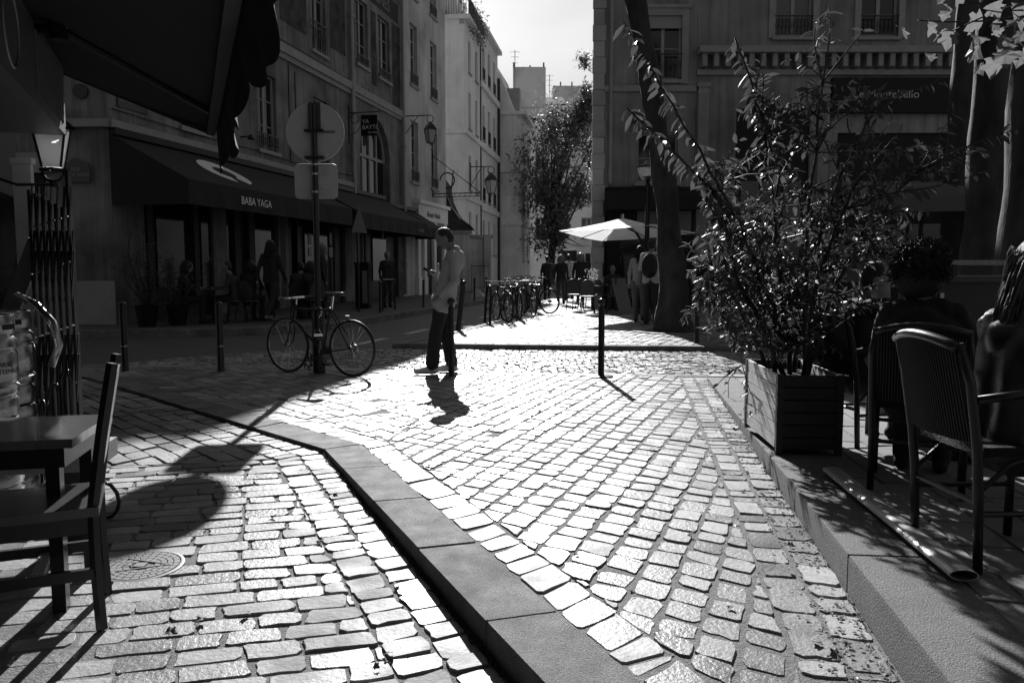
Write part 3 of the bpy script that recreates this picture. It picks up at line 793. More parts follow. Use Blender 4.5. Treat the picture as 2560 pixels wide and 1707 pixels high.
# street name plates
def plate(label, loc, rz, wd, ht, lines, arch=False):
    d = thing('street_plate', label, 'street sign', loc, rz)
    b = MB(); b.b2((-wd / 2, -.02, -ht / 2), (wd / 2, .0, ht / 2)); b.build('plate', mat('dark enamel', .03, .35), d)
    f = MB()
    for x in (-1, 1): f.b2((x * (wd / 2 - .03) - .006, -.023, -ht / 2 + .024), (x * (wd / 2 - .03) + .006, -.019, ht / 2 - .024))
    for z in (-1, 1): f.b2((-wd / 2 + .03, -.0232, z * (ht / 2 - .03) - .006), (wd / 2 - .03, -.019, z * (ht / 2 - .03) + .006))
    f.build('border', mat('enamel green', .08, .4), d)
    if arch: b = MB(); b.cyl((0, -.019, ht / 2 - .05), (0, -.001, ht / 2 - .05), wd * .26, n=20); b.build('crest', mat('dark enamel', .03, .35), d)
    for body, sz, z in lines: text_mesh('lettering', body, sz, mat('enamel letters', .3, .5), d, frame_mtx((0, -.0235, z), (1, 0, 0), (0, 0, 1)), .001)
plate('dark enamel street plate reading RUE MAITRE ALBERT', (-8.86, 16.44, 3.2), R(-1.9), .58, .38, [('RUE', .1, .07), ('MAITRE ALBERT', .085, -.04)], True)
plate('weathered square street plate high on the corner above the ledge', (*lpt(.75, -.01), 4.9), LROT, .95, .62, [('RUE', .12, .17), ('DES', .1, .02), ('GRANDS DEGRES', .11, -.15)])

# ---- awnings of the left row
def awning(label, t0, t1, zw, zf, proj, val, texts=(), mm=None, closed_end=True):
    d = thing('awning', label, 'awning', (*lpt(t0, -.02), 0), LROT); L = t1 - t0; mm = mm or M_BLK
    b = MB(); th = .015; nseg = 12
    for i in range(nseg):
        x0, x1 = L * i / nseg, L * (i + 1) / nseg
        sag = .03
        for k in range(4):
            f0, f1 = k / 4, (k + 1) / 4
            z_ = lambda f: zw + (zf - zw) * f - sag * math.sin(math.pi * f)
            b.add([(x0, -proj * f0, z_(f0)), (x1, -proj * f0, z_(f0)), (x1, -proj * f1, z_(f1)), (x0, -proj * f1, z_(f1))], [(0, 1, 2, 3)])
    b.build('canopy', mm, d, smooth='all')
    b = MB()
    for i in range(24):
        x0, x1 = L * i / 24, L * (i + 1) / 24; o0, o1 = .012 * math.sin(i * 1.9), .012 * math.sin((i + 1) * 1.9)
        b.add([(x0, -proj - .005, zf), (x1, -proj - .005, zf), (x1, -proj - o1, zf - val), (x0, -proj - o0, zf - val)], [(0, 1, 2, 3)])
    b.build('valance', mm, d)
    for x in (0, L): MB().add([(x, 0, zw), (x, 0, zf - val), (x, -proj, zf - val), (x, -proj, zf)], [(0, 1, 2, 3)]).build('side_panel', mm, d)
    b = MB(); b.cyl((0, -proj + .02, zf - .02), (L, -proj + .02, zf - .02), .025, n=6)
    for x in (.4, L - .4): b.cyl((x, -.02, zw - .35), (x, -proj, zf - .05), .02, n=6)
    b.build('frame', M_IRON2, d)
    MB().b2((0, -.14, zw - .02), (L, .0, zw + .12)).build('cassette', M_DARKP, d)
    for body, sz, x, z, end, m_ in texts:
        if end: text_mesh('lettering', body, sz, m_, d, frame_mtx((-.012, -x, z), (0, -1, 0), (0, 0, 1)), .001)
        else: text_mesh('lettering', body, sz, m_, d, frame_mtx((x, -proj - .022, z), (1, 0, 0), (0, 0, 1)), .001)
    return d
M_LETW = mat('bright lettering', .85, .5)
M_LETD = mat('dull lettering', .25, .7)
a1 = awning('black awning reading BABA YAGA with a pale oval emblem on its slope', 0.0, 8.1, 4.0, 3.05, 1.75, .5, [('BABA YAGA', .25, 2.6, 2.78, False, M_LETW)])
b = MB(); n = 20
for k in range(n):
    a, a2 = 2 * math.pi * k / n, 2 * math.pi * (k + 1) / n
    if 3 < k < 6: continue
    def P_o(a, s): 
        f = .5 + .3 * math.sin(a) * s; return (2.75 + .8 * math.cos(a) * s, -1.75 * f, 4.0 - .95 * f + .012 - .03 * math.sin(math.pi * f))
    b.add([P_o(a, .45), P_o(a2, .45), P_o(a2, 1), P_o(a, 1)], [(0, 1, 2, 3)])
b.build('emblem', M_LETW, a1)
a2 = awning('black awning below the arched window, lettered on its end panel', 8.5, 15.2, 3.95, 3.0, 1.8, .5, [('BAYTÉ', .3, .55, 2.98, True, M_LETD), ('by Hébé', .2, .6, 2.66, True, M_LETD), ('by Hébé', .18, 5.9, 2.7, False, M_LETD)])
a3 = awning('narrow black awning next to the pale shopfront', 15.5, 19.0, 3.75, 2.95, 1.3, .4, [('BÉBÉ', .24, .7, 2.8, False, M_LETD)])
b = MB(); b.b2((0, -1.9, 3.98), (7.6, -1.75, 4.1)); 
# ---- black shopfronts under the awnings
def shopfront(label, t0, t1, panes, lights):
    d = thing('shopfront', label, 'shopfront', (*lpt(t0, .02), ZS), LROT); L = t1 - t0
    b = MB(); b.b2((0, .1, 0), (L, .45, 3.9)); b.build('panel', M_DARKP, d)
    for x0, x1 in panes: MB().b2((x0, .05, .7), (x1, .095, 2.75)).build('pane', M_GLASS, d)
    for x0, x1 in lights: MB().b2((x0, -.02, .3), (x1, .045, 2.8)).build('post', mat('grey shop post', .03, .7), d)
    return d
shopfront('black shopfront behind the tables under the lettered awning', 1.0, 7.9, [(.5, 1.5), (2.2, 3.4), (4.7, 5.6)], [(.1, .3), (1.8, 2.0), (3.6, 3.85), (4.3, 4.6), (6.0, 6.3)])
s2 = shopfront('black shopfront with paper menus under the second awning', 8.3, 17.3, [(.4, 2.0), (3.4, 4.6), (6.0, 7.4)], [(2.4, 2.55), (5.1, 5.25)])
for x, z, wd, ht in ((.62, 1.55, .2, .28), (.62, 1.9, .2, .34), (1.3, 1.6, .3, .4), (1.75, 1.6, .16, .35), (2.1, 1.55, .3, .32), (2.15, 1.95, .2, .4)):
    MB().b2((x, .03, z), (x + wd, .048, z + ht)).build('menu_card', mat('paper', .5, .8), s2)

# ---- pale houses further up the street
def house(name, label, loc, rz, L, D, H, holes, m, strings=(), eave=.35, roof=None, rails=0, side=(), fm=None):
    d = thing(name, label, 'building', loc, rz)
    b = MB(); wall_holes(b, 0, L, 0, H, holes, .2); b.build('wall', m, d)
    b = MB(); shell(b, L, D, H, .3); b.build('body', m, d)
    for h in holes: window(d, *h[:4], cols=2, rows=3, fm=fm or M_FRAME, fw=.08, rail=(h[4] if len(h) > 4 else 0), sill=True)
    for z, o_, t_ in strings: MB().b2((-o_, -o_, z), (L + .0, .02, z + t_)).build('string_course', m, d); MB().b2((-o_, .021, z), (0, D, z + t_)).build('string_course', m, d)
    if eave: MB().b2((-eave * .4, -eave, H), (L, D, H + .25)).build('cornice', m, d)
    return d
W1 = house('white_house', 'tall white house with a roof balcony and dormers, beyond the cream building', (-2.85, 49, 0), R(82), 5.4, 8, 16.1,
    [(1.2, 2.0, 13.3, 15.2), (3.5, 4.3, 13.3, 15.2), (1.2, 2.0, 9.9, 12.1), (3.5, 4.3, 9.9, 12.1), (1.2, 2.0, 6.2, 8.3), (3.5, 4.3, 6.2, 8.3), (1.2, 2.0, 2.6, 4.8), (3.5, 4.3, 2.6, 4.8)], M_PALE, [(9.4, .12, .3), (5.5, .1, .3)])
b = MB()
for x in np.linspace(-.1, 5.3, 40): b.b2((x - .012, -.3, 16.35), (x + .012, -.276, 17.3))
for y in np.linspace(-.3, 5, 36): b.b2((-.12, y - .012, 16.35), (-.096, y + .012, 17.3))
b.b2((-.13, -.31, 17.3), (5.3, -.26, 17.36)); b.b2((-.13, -.259, 17.3), (-.08, 5, 17.36)); b.build('railing', M_IRON2, W1)
b = MB(); b.add([(0.6, 1.0, 16.35), (5.4, 1.0, 16.35), (5.4, 8, 16.35), (.6, 8, 16.35), (1.2, 2.4, 18.6), (5.4, 2.4, 18.6), (5.4, 8, 19.4), (1.2, 8, 19.4)], [(0, 1, 5, 4), (4, 5, 6, 7), (3, 0, 4, 7)]); rf = b.build('roof', M_ZINC, W1)
for x in (1.3, 2.9, 4.4):
    b = MB(); b.b2((x, .95, 16.4), (x + .9, 2.5, 18.2)); b.add([(x - .1, .85, 18.2), (x + 1, .85, 18.2), (x + 1, 2.6, 18.2), (x - .1, 2.6, 18.2), (x + .45, .85, 18.6), (x + .45, 2.6, 18.6)], [(0, 1, 4), (1, 2, 5, 4), (0, 4, 5, 3)]); b.build('dormer', M_PALE, rf)
W1b = house('white_terraced_house', 'white house with moulded bands at each floor and a dark rainpipe, adjoining the roof balcony', (-2.85 + 5.4 * math.sin(R(8)), 49 + 5.4 * math.cos(R(8)), 0), R(82), 7.3, 8, 17.2,
    [(c - .45, c + .45, z, z + 2.3, r_) for c in (1.2, 3.4, 5.7) for z, r_ in ((2.3, 0), (5.9, .9), (10.0, .9), (14.0, .8))], mat('white render', .85, .8, var=.05, vscale=1, stain=.1), [(5.2, .16, .35), (9.3, .2, .4), (13.3, .2, .4)])
W2 = house('mansard_house', 'pale house with a steep mansard end wall, projecting into the street beyond the white houses', (.68, 61.6, 0), R(82), 6.2, 10, 12.9,
    [(c - .4, c + .4, z, z + 2.1, r_) for c in (1.6, 4.4) for z, r_ in ((1.9, 0), (5.5, .7), (9.6, .7))], M_PALE, [(4.6, .14, .3), (8.6, .22, .5)])
b = MB(); b.add([(0, .5, 13.1), (0, 9, 13.1), (0, 9, 16.6), (0, 1.9, 16.6), (6.2, .5, 13.1), (6.2, 1.9, 16.6), (6.2, 9, 13.1), (6.2, 9, 16.6)], [(0, 3, 2, 1), (0, 4, 5, 3), (3, 5, 7, 2)]); b.build('roof', M_PALE, W2)
b = MB(); b.b2((1.5, .3, 13.2), (2.5, 2, 15.2)); b.build('dormer', M_ZINC, W2)
MB().b2((-.03, 1.9, 0), (.0, 3.3, 2.6)).build('door', M_DARKP, W2)
for lab, X, Y, z0, z1, rr in (('dark rainpipe on the near corner of the mansard house', -1.0, 61.45, .1, 15.5, .11), ('thin pipe between the two white houses', -2.1, 54.2, .1, 16, .07)):
    tag(MB().cyl((0, 0, z0), (0, 0, z1), rr, n=8).build('downpipe', M_IRON2, None, smooth=True, loc=(X, Y, 0)), lab, 'downpipe')
bracket_lantern('black wall lantern on a bracket fixed to the white house', (-2.85 + .139 * 1.5 + .05, 50.5, 7.6), R(82), 1.7, 1.3)
# low lodge with a curved slate roof
lo_ = thing('slate_roofed_lodge', 'low plaster lodge with a swept slate roof, beside the cream building', 'building', (-3.2, 41.6, .1))
b = MB(); b.b2((-1, 0, 0), (1.0, 5.5, 3.1)); b.b2((1.0, .2, 0), (1.75, 5.4, 2.75)); b.b2((1.75, .1, 0), (2.1, .5, 2.9)); b.build('wall', M_CREAM, lo_)
MB().b2((-1.1, -.08, 2.98), (1.12, .0, 3.14)).build('cornice', M_TRIM, lo_); MB().b2((1.0, .12, 2.75), (2.2, .6, 2.92)).build('coping', M_TRIM, lo_)
prof = [(-.35, 5.9), (-.2, 5.0), (.1, 4.3), (.5, 3.75), (1.0, 3.4), (1.25, 3.15)]
for k in range(5):
    (xa, za), (xb, zb) = prof[k], prof[k + 1]; n = 9; rows_ = 2
    for rr in range(rows_):
        x0, z0 = xa + (xb - xa) * rr / rows_, za + (zb - za) * rr / rows_; x1, z1 = xa + (xb - xa) * (rr + 1.15) / rows_, za + (zb - za) * (rr + 1.15) / rows_
        MB().add([(x0, -.12, z0 + .03), (x1, -.12, z1 + .05), (x1, 5.4, z1 + .05), (x0, 5.4, z0 + .03)], [(0, 1, 2, 3)]).build('slate_course', M_SLATE, lo_)
b = MB(); b.poly([(-1, -.02, 3.14)] + [(x, -.02, z) for x, z in [(-1, 5.9)] + prof] + [(1.2, -.02, 3.14)]); b.build('gable', M_SLATE, lo_)
# gate of the lodge
tag(MB().b2((0, 0, 0), (.02, .02, 1.4)).b2((.9, 0, 0), (.92, .02, 1.4)).b2((0, 0, 1.3), (.92, .02, 1.33)).b2((0.02, .002, .2), (.9, .018, .22)).b2((.22, .003, .22), (.235, .017, 1.3)).b2((.45, .003, .22), (.465, .017, 1.3)).b2((.68, .003, .22), (.695, .017, 1.3)).build('iron_gate', M_IRON2, None, loc=(-2.1, 41.2, .1)), 'low iron gate at the foot of the slate roofed lodge', 'gate')

# ---- houses closing the street
M_FARW = mat('far plaster', .6, .85, var=.1, vscale=.6, stain=.2, sscale=.3)
E1 = house('far_house', 'plaster house with tall windows closing the street behind the tree', (1.8, 84, 0), R(0), 12, 10, 15.5,
    [(c - .55, c + .55, z, z + 2.2, .8) for c in (1.2, 3.6, 6.0, 8.4, 10.6) for z in (4.4, 8.0, 11.6)], M_FARW, [(3.7, .15, .35)])
MB().b2((3.2, -.02, 0), (5.0, .1, 3.2)).build('doorway', M_DARKP, E1); MB().b2((5.9, -.02, 0), (8.8, .1, 2.9)).build('doorway', M_DARKP, E1)
b = MB(); b.add([(0, 0, 15.75), (12, 0, 15.75), (12, 8, 15.75), (0, 8, 15.75), (0, 4, 19), (12, 4, 19)], [(0, 1, 5, 4), (2, 3, 4, 5), (0, 4, 3), (1, 2, 5)]); b.build('roof', M_SLATE, E1)
def chimney_house(label, x, y, wd, ht, roofz, dx, pots):
    d = thing('chimney_house', label, 'building', (x, y, 0))
    b = MB(); b.b2((0, 0, 0), (wd, 9, roofz)); b.build('wall', M_FARW, d)
    b = MB(); b.b2((dx, -.02, roofz - 2), (dx + wd * .46, 3, ht)); b.build('chimney_stack', M_FARW, d)
    for i in range(pots):
        xx = dx + .2 + (wd * .46 - .4) * (i + rnd.uniform(-.25, .25)) / max(1, pots - 1); MB().cyl((xx, 1, ht), (xx, 1, ht + rnd.choice((.25, .4, .7))), .1, .085, n=8).build('chimney_pot', mat('clay pot', .15, .8), d)
    b = MB(); b.add([(0, -.1, roofz), (wd, -.1, roofz), (wd, 9, roofz + 3), (0, 9, roofz + 3)], [(0, 1, 2, 3)]); b.build('roof', M_SLATE, d)
    return d
chimney_house('far house with a broad plaster chimney stack above its slate roof', -1.6, 86, 7.5, 22.4, 18.2, 1.7, 5)
chimney_house('farther house with a row of chimney pots behind the tree', 4.0, 100, 9, 23.6, 19.5, 1.0, 6)
for lab, X, Y, z0, z1 in (('thin television aerial on the roof above the mansard house', .3, 84, 17.0, 23.6), ('television aerial between the two chimney stacks', 4.5, 98, 18, 24.5)):
    b = MB(); b.cyl((0, 0, z0), (0, 0, z1), .035, n=5)
    for k, zz in enumerate((z1 - .2, z1 - .7, z1 - 1.3)): b.cyl((-.5 + .1 * k, 0, zz), (.5 - .1 * k, 0, zz), .02, n=4)
    tag(b.build('aerial', M_IRON2, None, loc=(X, Y, 0)), lab, 'aerial')

# ---- building across on the right
RY = 24.0
M_RB = mat('grey stone facade', .26, .8, var=.1, vscale=1.5, bump=.4, bscale=14, stain=.4, sscale=.5, streak=.35)
R1 = thing('corner_house', 'grey corner house with stone quoins behind the leaning plane tree', 'building', (2.41, RY, ZP))
b = MB(); hw = (1.48, 2.56, 6.72, 8.55); h2 = (1.3, 2.5, 3.75, 5.2)
wall_holes(b, .3, 3.0, 3.6, 10.6, [hw, h2], .2); b.build('wall', M_RB, R1)
b = MB(); b.prism([(.05, .3), (3.0, .3), (3.0, 10), (1.6, 10)], 0, 10.6); b.b2((.02, .002, 0), (.3, .3, 10.6)); b.b2((.3, .01, 10.3), (3, .31, 10.59)); b.build('body', M_RB, R1)
for i in range(23):
    z0 = i * .46; o = .02 * (i % 2); MB().b2((-.03 - o, -.04 - .012 * ((i * 7) % 3), z0 + .006), (.3 + o * 2, .04, z0 + .454)).build('quoin', mat('pale quoin stone', .42, .8, var=.15, vscale=2, isl=.22, bump=.4, bscale=25), R1)
w_ = window(R1, *hw, rows=2, rail=.75, fm=M_FRAME, fw=.07); MB().b2((hw[0], .02, 8.2), (hw[1], .1, 8.55)).build('shutter_box', M_SHUT, w_)
window(R1, *h2, rows=2)
b = MB()
for x in (hw[0] - .2, hw[1]): b.b2((x, -.05, 6.6), (x + .2, .01, 8.75))
b.b2((hw[0], -.055, 8.55), (hw[1], .01, 8.75)); b.b2((hw[0] - .26, -.09, 8.75), (hw[1] + .26, .01, 8.85)); b.build('window_surround', M_TRIM, R1)
MB().b2((.3, -.08, 6.38), (3.0, .01, 6.55)).build('string_course', M_TRIM, R1)
MB().b2((.42, -.3, 3.5), (3.0, .2, 3.6)).build('shop_cornice', M_DARKP, R1)
MB().b2((.42, -.1, 0), (3.0, .29, 3.5)).build('shop_panel', M_DARKP, R1); MB().b2((.8, -.13, .4), (2.1, -.101, 2.6)).build('pane', M_GLASS, R1); MB().b2((1.3, -.16, 2.2), (2.9, -.131, 2.9)).build('fascia_board', mat('grey fascia', .16, .7), R1)
tag(MB().cyl((0, 0, 3.7), (0, 0, 10.6), .06, n=10).build('downpipe', M_ZINC, None, smooth=True, loc=(2.9, RY - .09, ZP)), 'pale rainwater pipe next to the stone quoins', 'downpipe')
b = MB(); b.add([(0, 0, 3.5), (3.0, 0, 3.5), (3.0, -.45, 3.3), (0, -.45, 3.3), (0, -.45, 2.9), (3, -.45, 2.9)], [(0, 1, 2, 3), (3, 2, 5, 4)]); bb = thing('awning', 'folded black awning over the corner café front', 'awning', (2.75, RY - .31, ZP)); b.build('canopy', M_BLK, bb); MB().add([(0, 0, 3.5), (0, -.45, 3.3), (0, -.45, 2.9), (0, 0, 2.9)], [(0, 1, 2, 3)]).build('side_panel', M_BLK, bb)

R2 = thing('cornice_house', 'long grey house with a bracketed cornice and black restaurant fascia behind the shrub', 'building', (5.42, RY, ZP))
holes = [(2.25, 3.35, 7.95, 9.9), (4.75, 5.85, 7.95, 9.9), (7.9, 9.0, 7.95, 9.9)]
b = MB(); wall_holes(b, 0, 16, 7.6, 10.6, holes, .2); wall_holes(b, 0, 16, 0, 7.6, [(1.2, 3.4, 0, 5.9), (4.2, 7.6, 0, 5.2), (8.4, 12, 0, 5.2)], .4); b.build('wall', M_RB, R2)
b = MB(); b.b2((.01, .42, 0), (16, 10, 10.6)); b.b2((.01, .01, 10.3), (16, .43, 10.59)); b.build('body', M_RB, R2)
for h in holes:
    w_ = window(R2, *h, rows=3, rail=.6, fw=.075, gm=mat('curtained glass', .1, .12) if h[0] < 4 else M_GLASS); b = MB()
    for x in (h[0] - .18, h[1]): b.b2((x, -.06, h[2] - .05), (x + .18, .01, h[3] + .2))
    b.b2((h[0], -.062, h[3]), (h[1], .01, h[3] + .2)); b.build('surround', M_TRIM, w_)
MB().b2((0, -.4, 7.42), (16, .01, 7.6)).build('cornice', M_TRIM, R2); MB().b2((0, -.1, 6.85), (16, .01, 7.0)).build('architrave', M_TRIM, R2)
for i in range(40): MB().b2((.1 + i * .34, -.3, 7.05), (.24 + i * .34, .0, 7.419)).build('corbel', M_TRIM, R2)
for x in (.05, 3.6, 7.7):
    b = MB(); b.b2((x, -.12, 0), (x + .3, .0, 6.5)); b.b2((x - .04, -.16, 6.5), (x + .34, 0, 6.62)); b.b2((x - .02, -.14, 6.3), (x + .32, 0, 6.4)); 
    for k in range(4): b.b2((x + .03 + k * .067, -.135, .9), (x + .06 + k * .067, -.119, 6.25))
    b.build('pilaster', M_TRIM, R2)
for x0, x1 in ((1.2, 3.4), (4.2, 7.6), (8.4, 12)):
    MB().b2((x0, .1, 0), (x1, .41, 5.9 if x0 < 2 else 5.2)).build('shop_panel', M_DARKP, R2)
    for k in range(3):
        a = x0 + .15 + (x1 - x0 - .3) * k / 3; MB().b2((a + .05, .06, .8), (a + (x1 - x0 - .3) / 3 - .05, .099, 3.8)).build('pane', M_GLASS, R2)
f1 = MB().b2((3.95, -.18, 5.75), (7.65, .0, 6.75)).build('fascia_board', M_DARKP, R2); text_mesh('lettering', 'Le Montebello', .33, mat('fascia letters', .5, .6), R2, frame_mtx((4.55, -.184, 6.27), (1, 0, 0), (0, 0, 1)), .003, align='LEFT')
f2 = MB().b2((7.75, -.18, 5.75), (12.2, .0, 6.75)).build('fascia_board', M_DARKP, R2); text_mesh('lettering', 'R', .33, MATS['fascia letters'], R2, frame_mtx((7.85, -.184, 6.27), (1, 0, 0), (0, 0, 1)), .003, align='LEFT')

# ================================================================ STREET FURNITURE
def bollard(label, x, y, z=0.0, h=.9, r=.037, ball=True, flange=False, lean=(0, 0), group='bollards'):
    d = thing('bollard', label, 'bollard', (x, y, z), 0, group); d.rotation_euler = (lean[0], lean[1], rnd.uniform(0, 6))
    hb = h - (.085 if ball else .03)
    prof = [(r * 1.12, -.08), (r * 1.12, .02), (r, .03), (r, hb - .03), (r * .99, hb - .03)]
    if ball:
        prof += [(r * .8, hb - .02), (r * .62, hb), (r * .62, hb + .012)]
        MB().lathe(prof, 16).build('post', M_IRON, d, smooth=True)
        MB().sph((0, 0, h - .042), .046, 16, 10).build('ball', M_IRON, d, smooth='all')
    else:
        MB().lathe(prof + [(r * 1.1, hb - .028), (r * 1.1, hb - .01)], 16).build('post', M_IRON, d, smooth=True)
        MB().sph((0, 0, hb - .02), (r * 1.04, r * 1.04, .05), 16, 10).build('dome', M_IRON, d, smooth='all')
        MB().lathe([(r * 1.06, .30), (r * 1.1, .305), (r * 1.1, .315), (r * 1.06, .32)], 16).build('collar', M_STEEL if r > .042 else M_IRON, d)
    if flange: MB().lathe([(.14, 0), (.14, .008), (.13, .013), (r, .02)], 20).build('flange', M_IRON2, d, smooth=True)
    return d
bollard('black ball-topped bollard standing alone in the sunlit middle of the footpath', 1.04, 9.23, .0, .91, .037, True, True)
bollard('black bollard right in front of the man with the phone', -.71, 9.27, 0, .92, .034, True)
bollard('dark round-topped bollard between the plain one and the locked bicycle', -3.59, 9.75, 0, .86, .044, False)
bollard('dark round-topped bollard nearest the street lantern side of the crossing', -4.77, 9.75, 0, .86, .044, False)
bollard('bollard leaning to one side behind the standing man', -1.06, 15.6, ZP, .98, .05, True, False, (0, R(11)))
bollard('black bollard beside the leaning plane tree trunk', 2.98, 12.78, ZP, .92, .042, True)
for lab, x, y in (('thin bollard at the kerb beside the ticket machine', -3.47, 21.0), ('thin bollard in front of the pale shopfront', -2.66, 23.97), ('thin bollard by the lodge gate, left of the next one', -1.38, 29.4), ('thin bollard farthest up the left kerb', -1.0, 31.4), ('thin bollard just behind the leaning one', -1.78, 28.0)):
    bollard(lab, x, y, ZS, .82, .036, True)

# ---- traffic sign on its pole, seen from behind
sp = thing('road_sign', 'round road sign and square plate seen from behind on a dark pole', 'road sign', (-2.33, 9.56, 0))
MB().cyl((0, 0, -.05), (0, 0, 3.16), .036, n=14).build('pole', M_IRON, sp, smooth=True)
b = MB(); b.lathe([(.074, -.05), (.074, .72), (.07, .745), (.04, .76)], 20); b.build('sleeve', M_IRON, sp, smooth=True)
M_SGN = mat('grey sign back', .5, .5, var=.08, vscale=6)
b = MB(); n = 40
for z in (.045, .056):
    b.add([(.335 * math.cos(2 * math.pi * k / n), z, 2.86 + .335 * math.sin(2 * math.pi * k / n)) for k in range(n)], [tuple(range(n))])
do = b.build('disc', M_SGN, sp)
MB().tube([(.337 * math.cos(2 * math.pi * k / n), .052, 2.86 + .337 * math.sin(2 * math.pi * k / n)) for k in range(n)], .012, 6, closed=True).build('rim', mat('light sign rim', .5, .4), do, smooth='all')
b = MB(); b.b2((-.07, .01, 2.88), (.07, .05, 3.2)); b.build('channel', mat('dark bracket', .06, .5), sp)
for z in (2.87, 2.56): MB().b2((-.11, -.04, z - .014), (.11, .05, z + .014)).build('clamp', M_IRON2, sp)
pl = []
for cx, cz, a0 in ((.2, .15, 0), (-.2, .15, 90), (-.2, -.15, 180), (.2, -.15, 270)):
    for k in range(5): a = R(a0 + k * 22.5); pl.append((cx + .05 * math.cos(a), cz + .05 * math.sin(a)))
b = MB(); n = len(pl)
for y in (.045, .055): b.add([(x, y, 2.29 + z) for x, z in pl], [tuple(range(n))])
po = b.build('plate', M_SGN, sp); MB().tube([(x, .05, 2.29 + z) for x, z in pl], .007, 5, closed=True).build('rim', MATS['light sign rim'], po)
MB().b2((.1, .0405, 2.85), (.24, .0445, 2.88)).build('sticker', mat('worn sticker', .16, .6, var=.5, vscale=40), do); MB().b2((.08, .04, 2.2), (.16, .0445, 2.24)).build('sticker', mat('pale sticker', .6, .6), po)
for z in (2.46, 2.39, 2.2, 2.12): MB().b2((-.18, .03, z - .008), (.18, .044, z + .008)).build('rail', M_SGN, sp)
for z in (2.48, 2.37, 2.16): MB().lathe([(.038, -.012), (.042, -.01), (.042, .01), (.038, .012)], 14, (0, 0, z)).build('band', M_STEEL, sp)

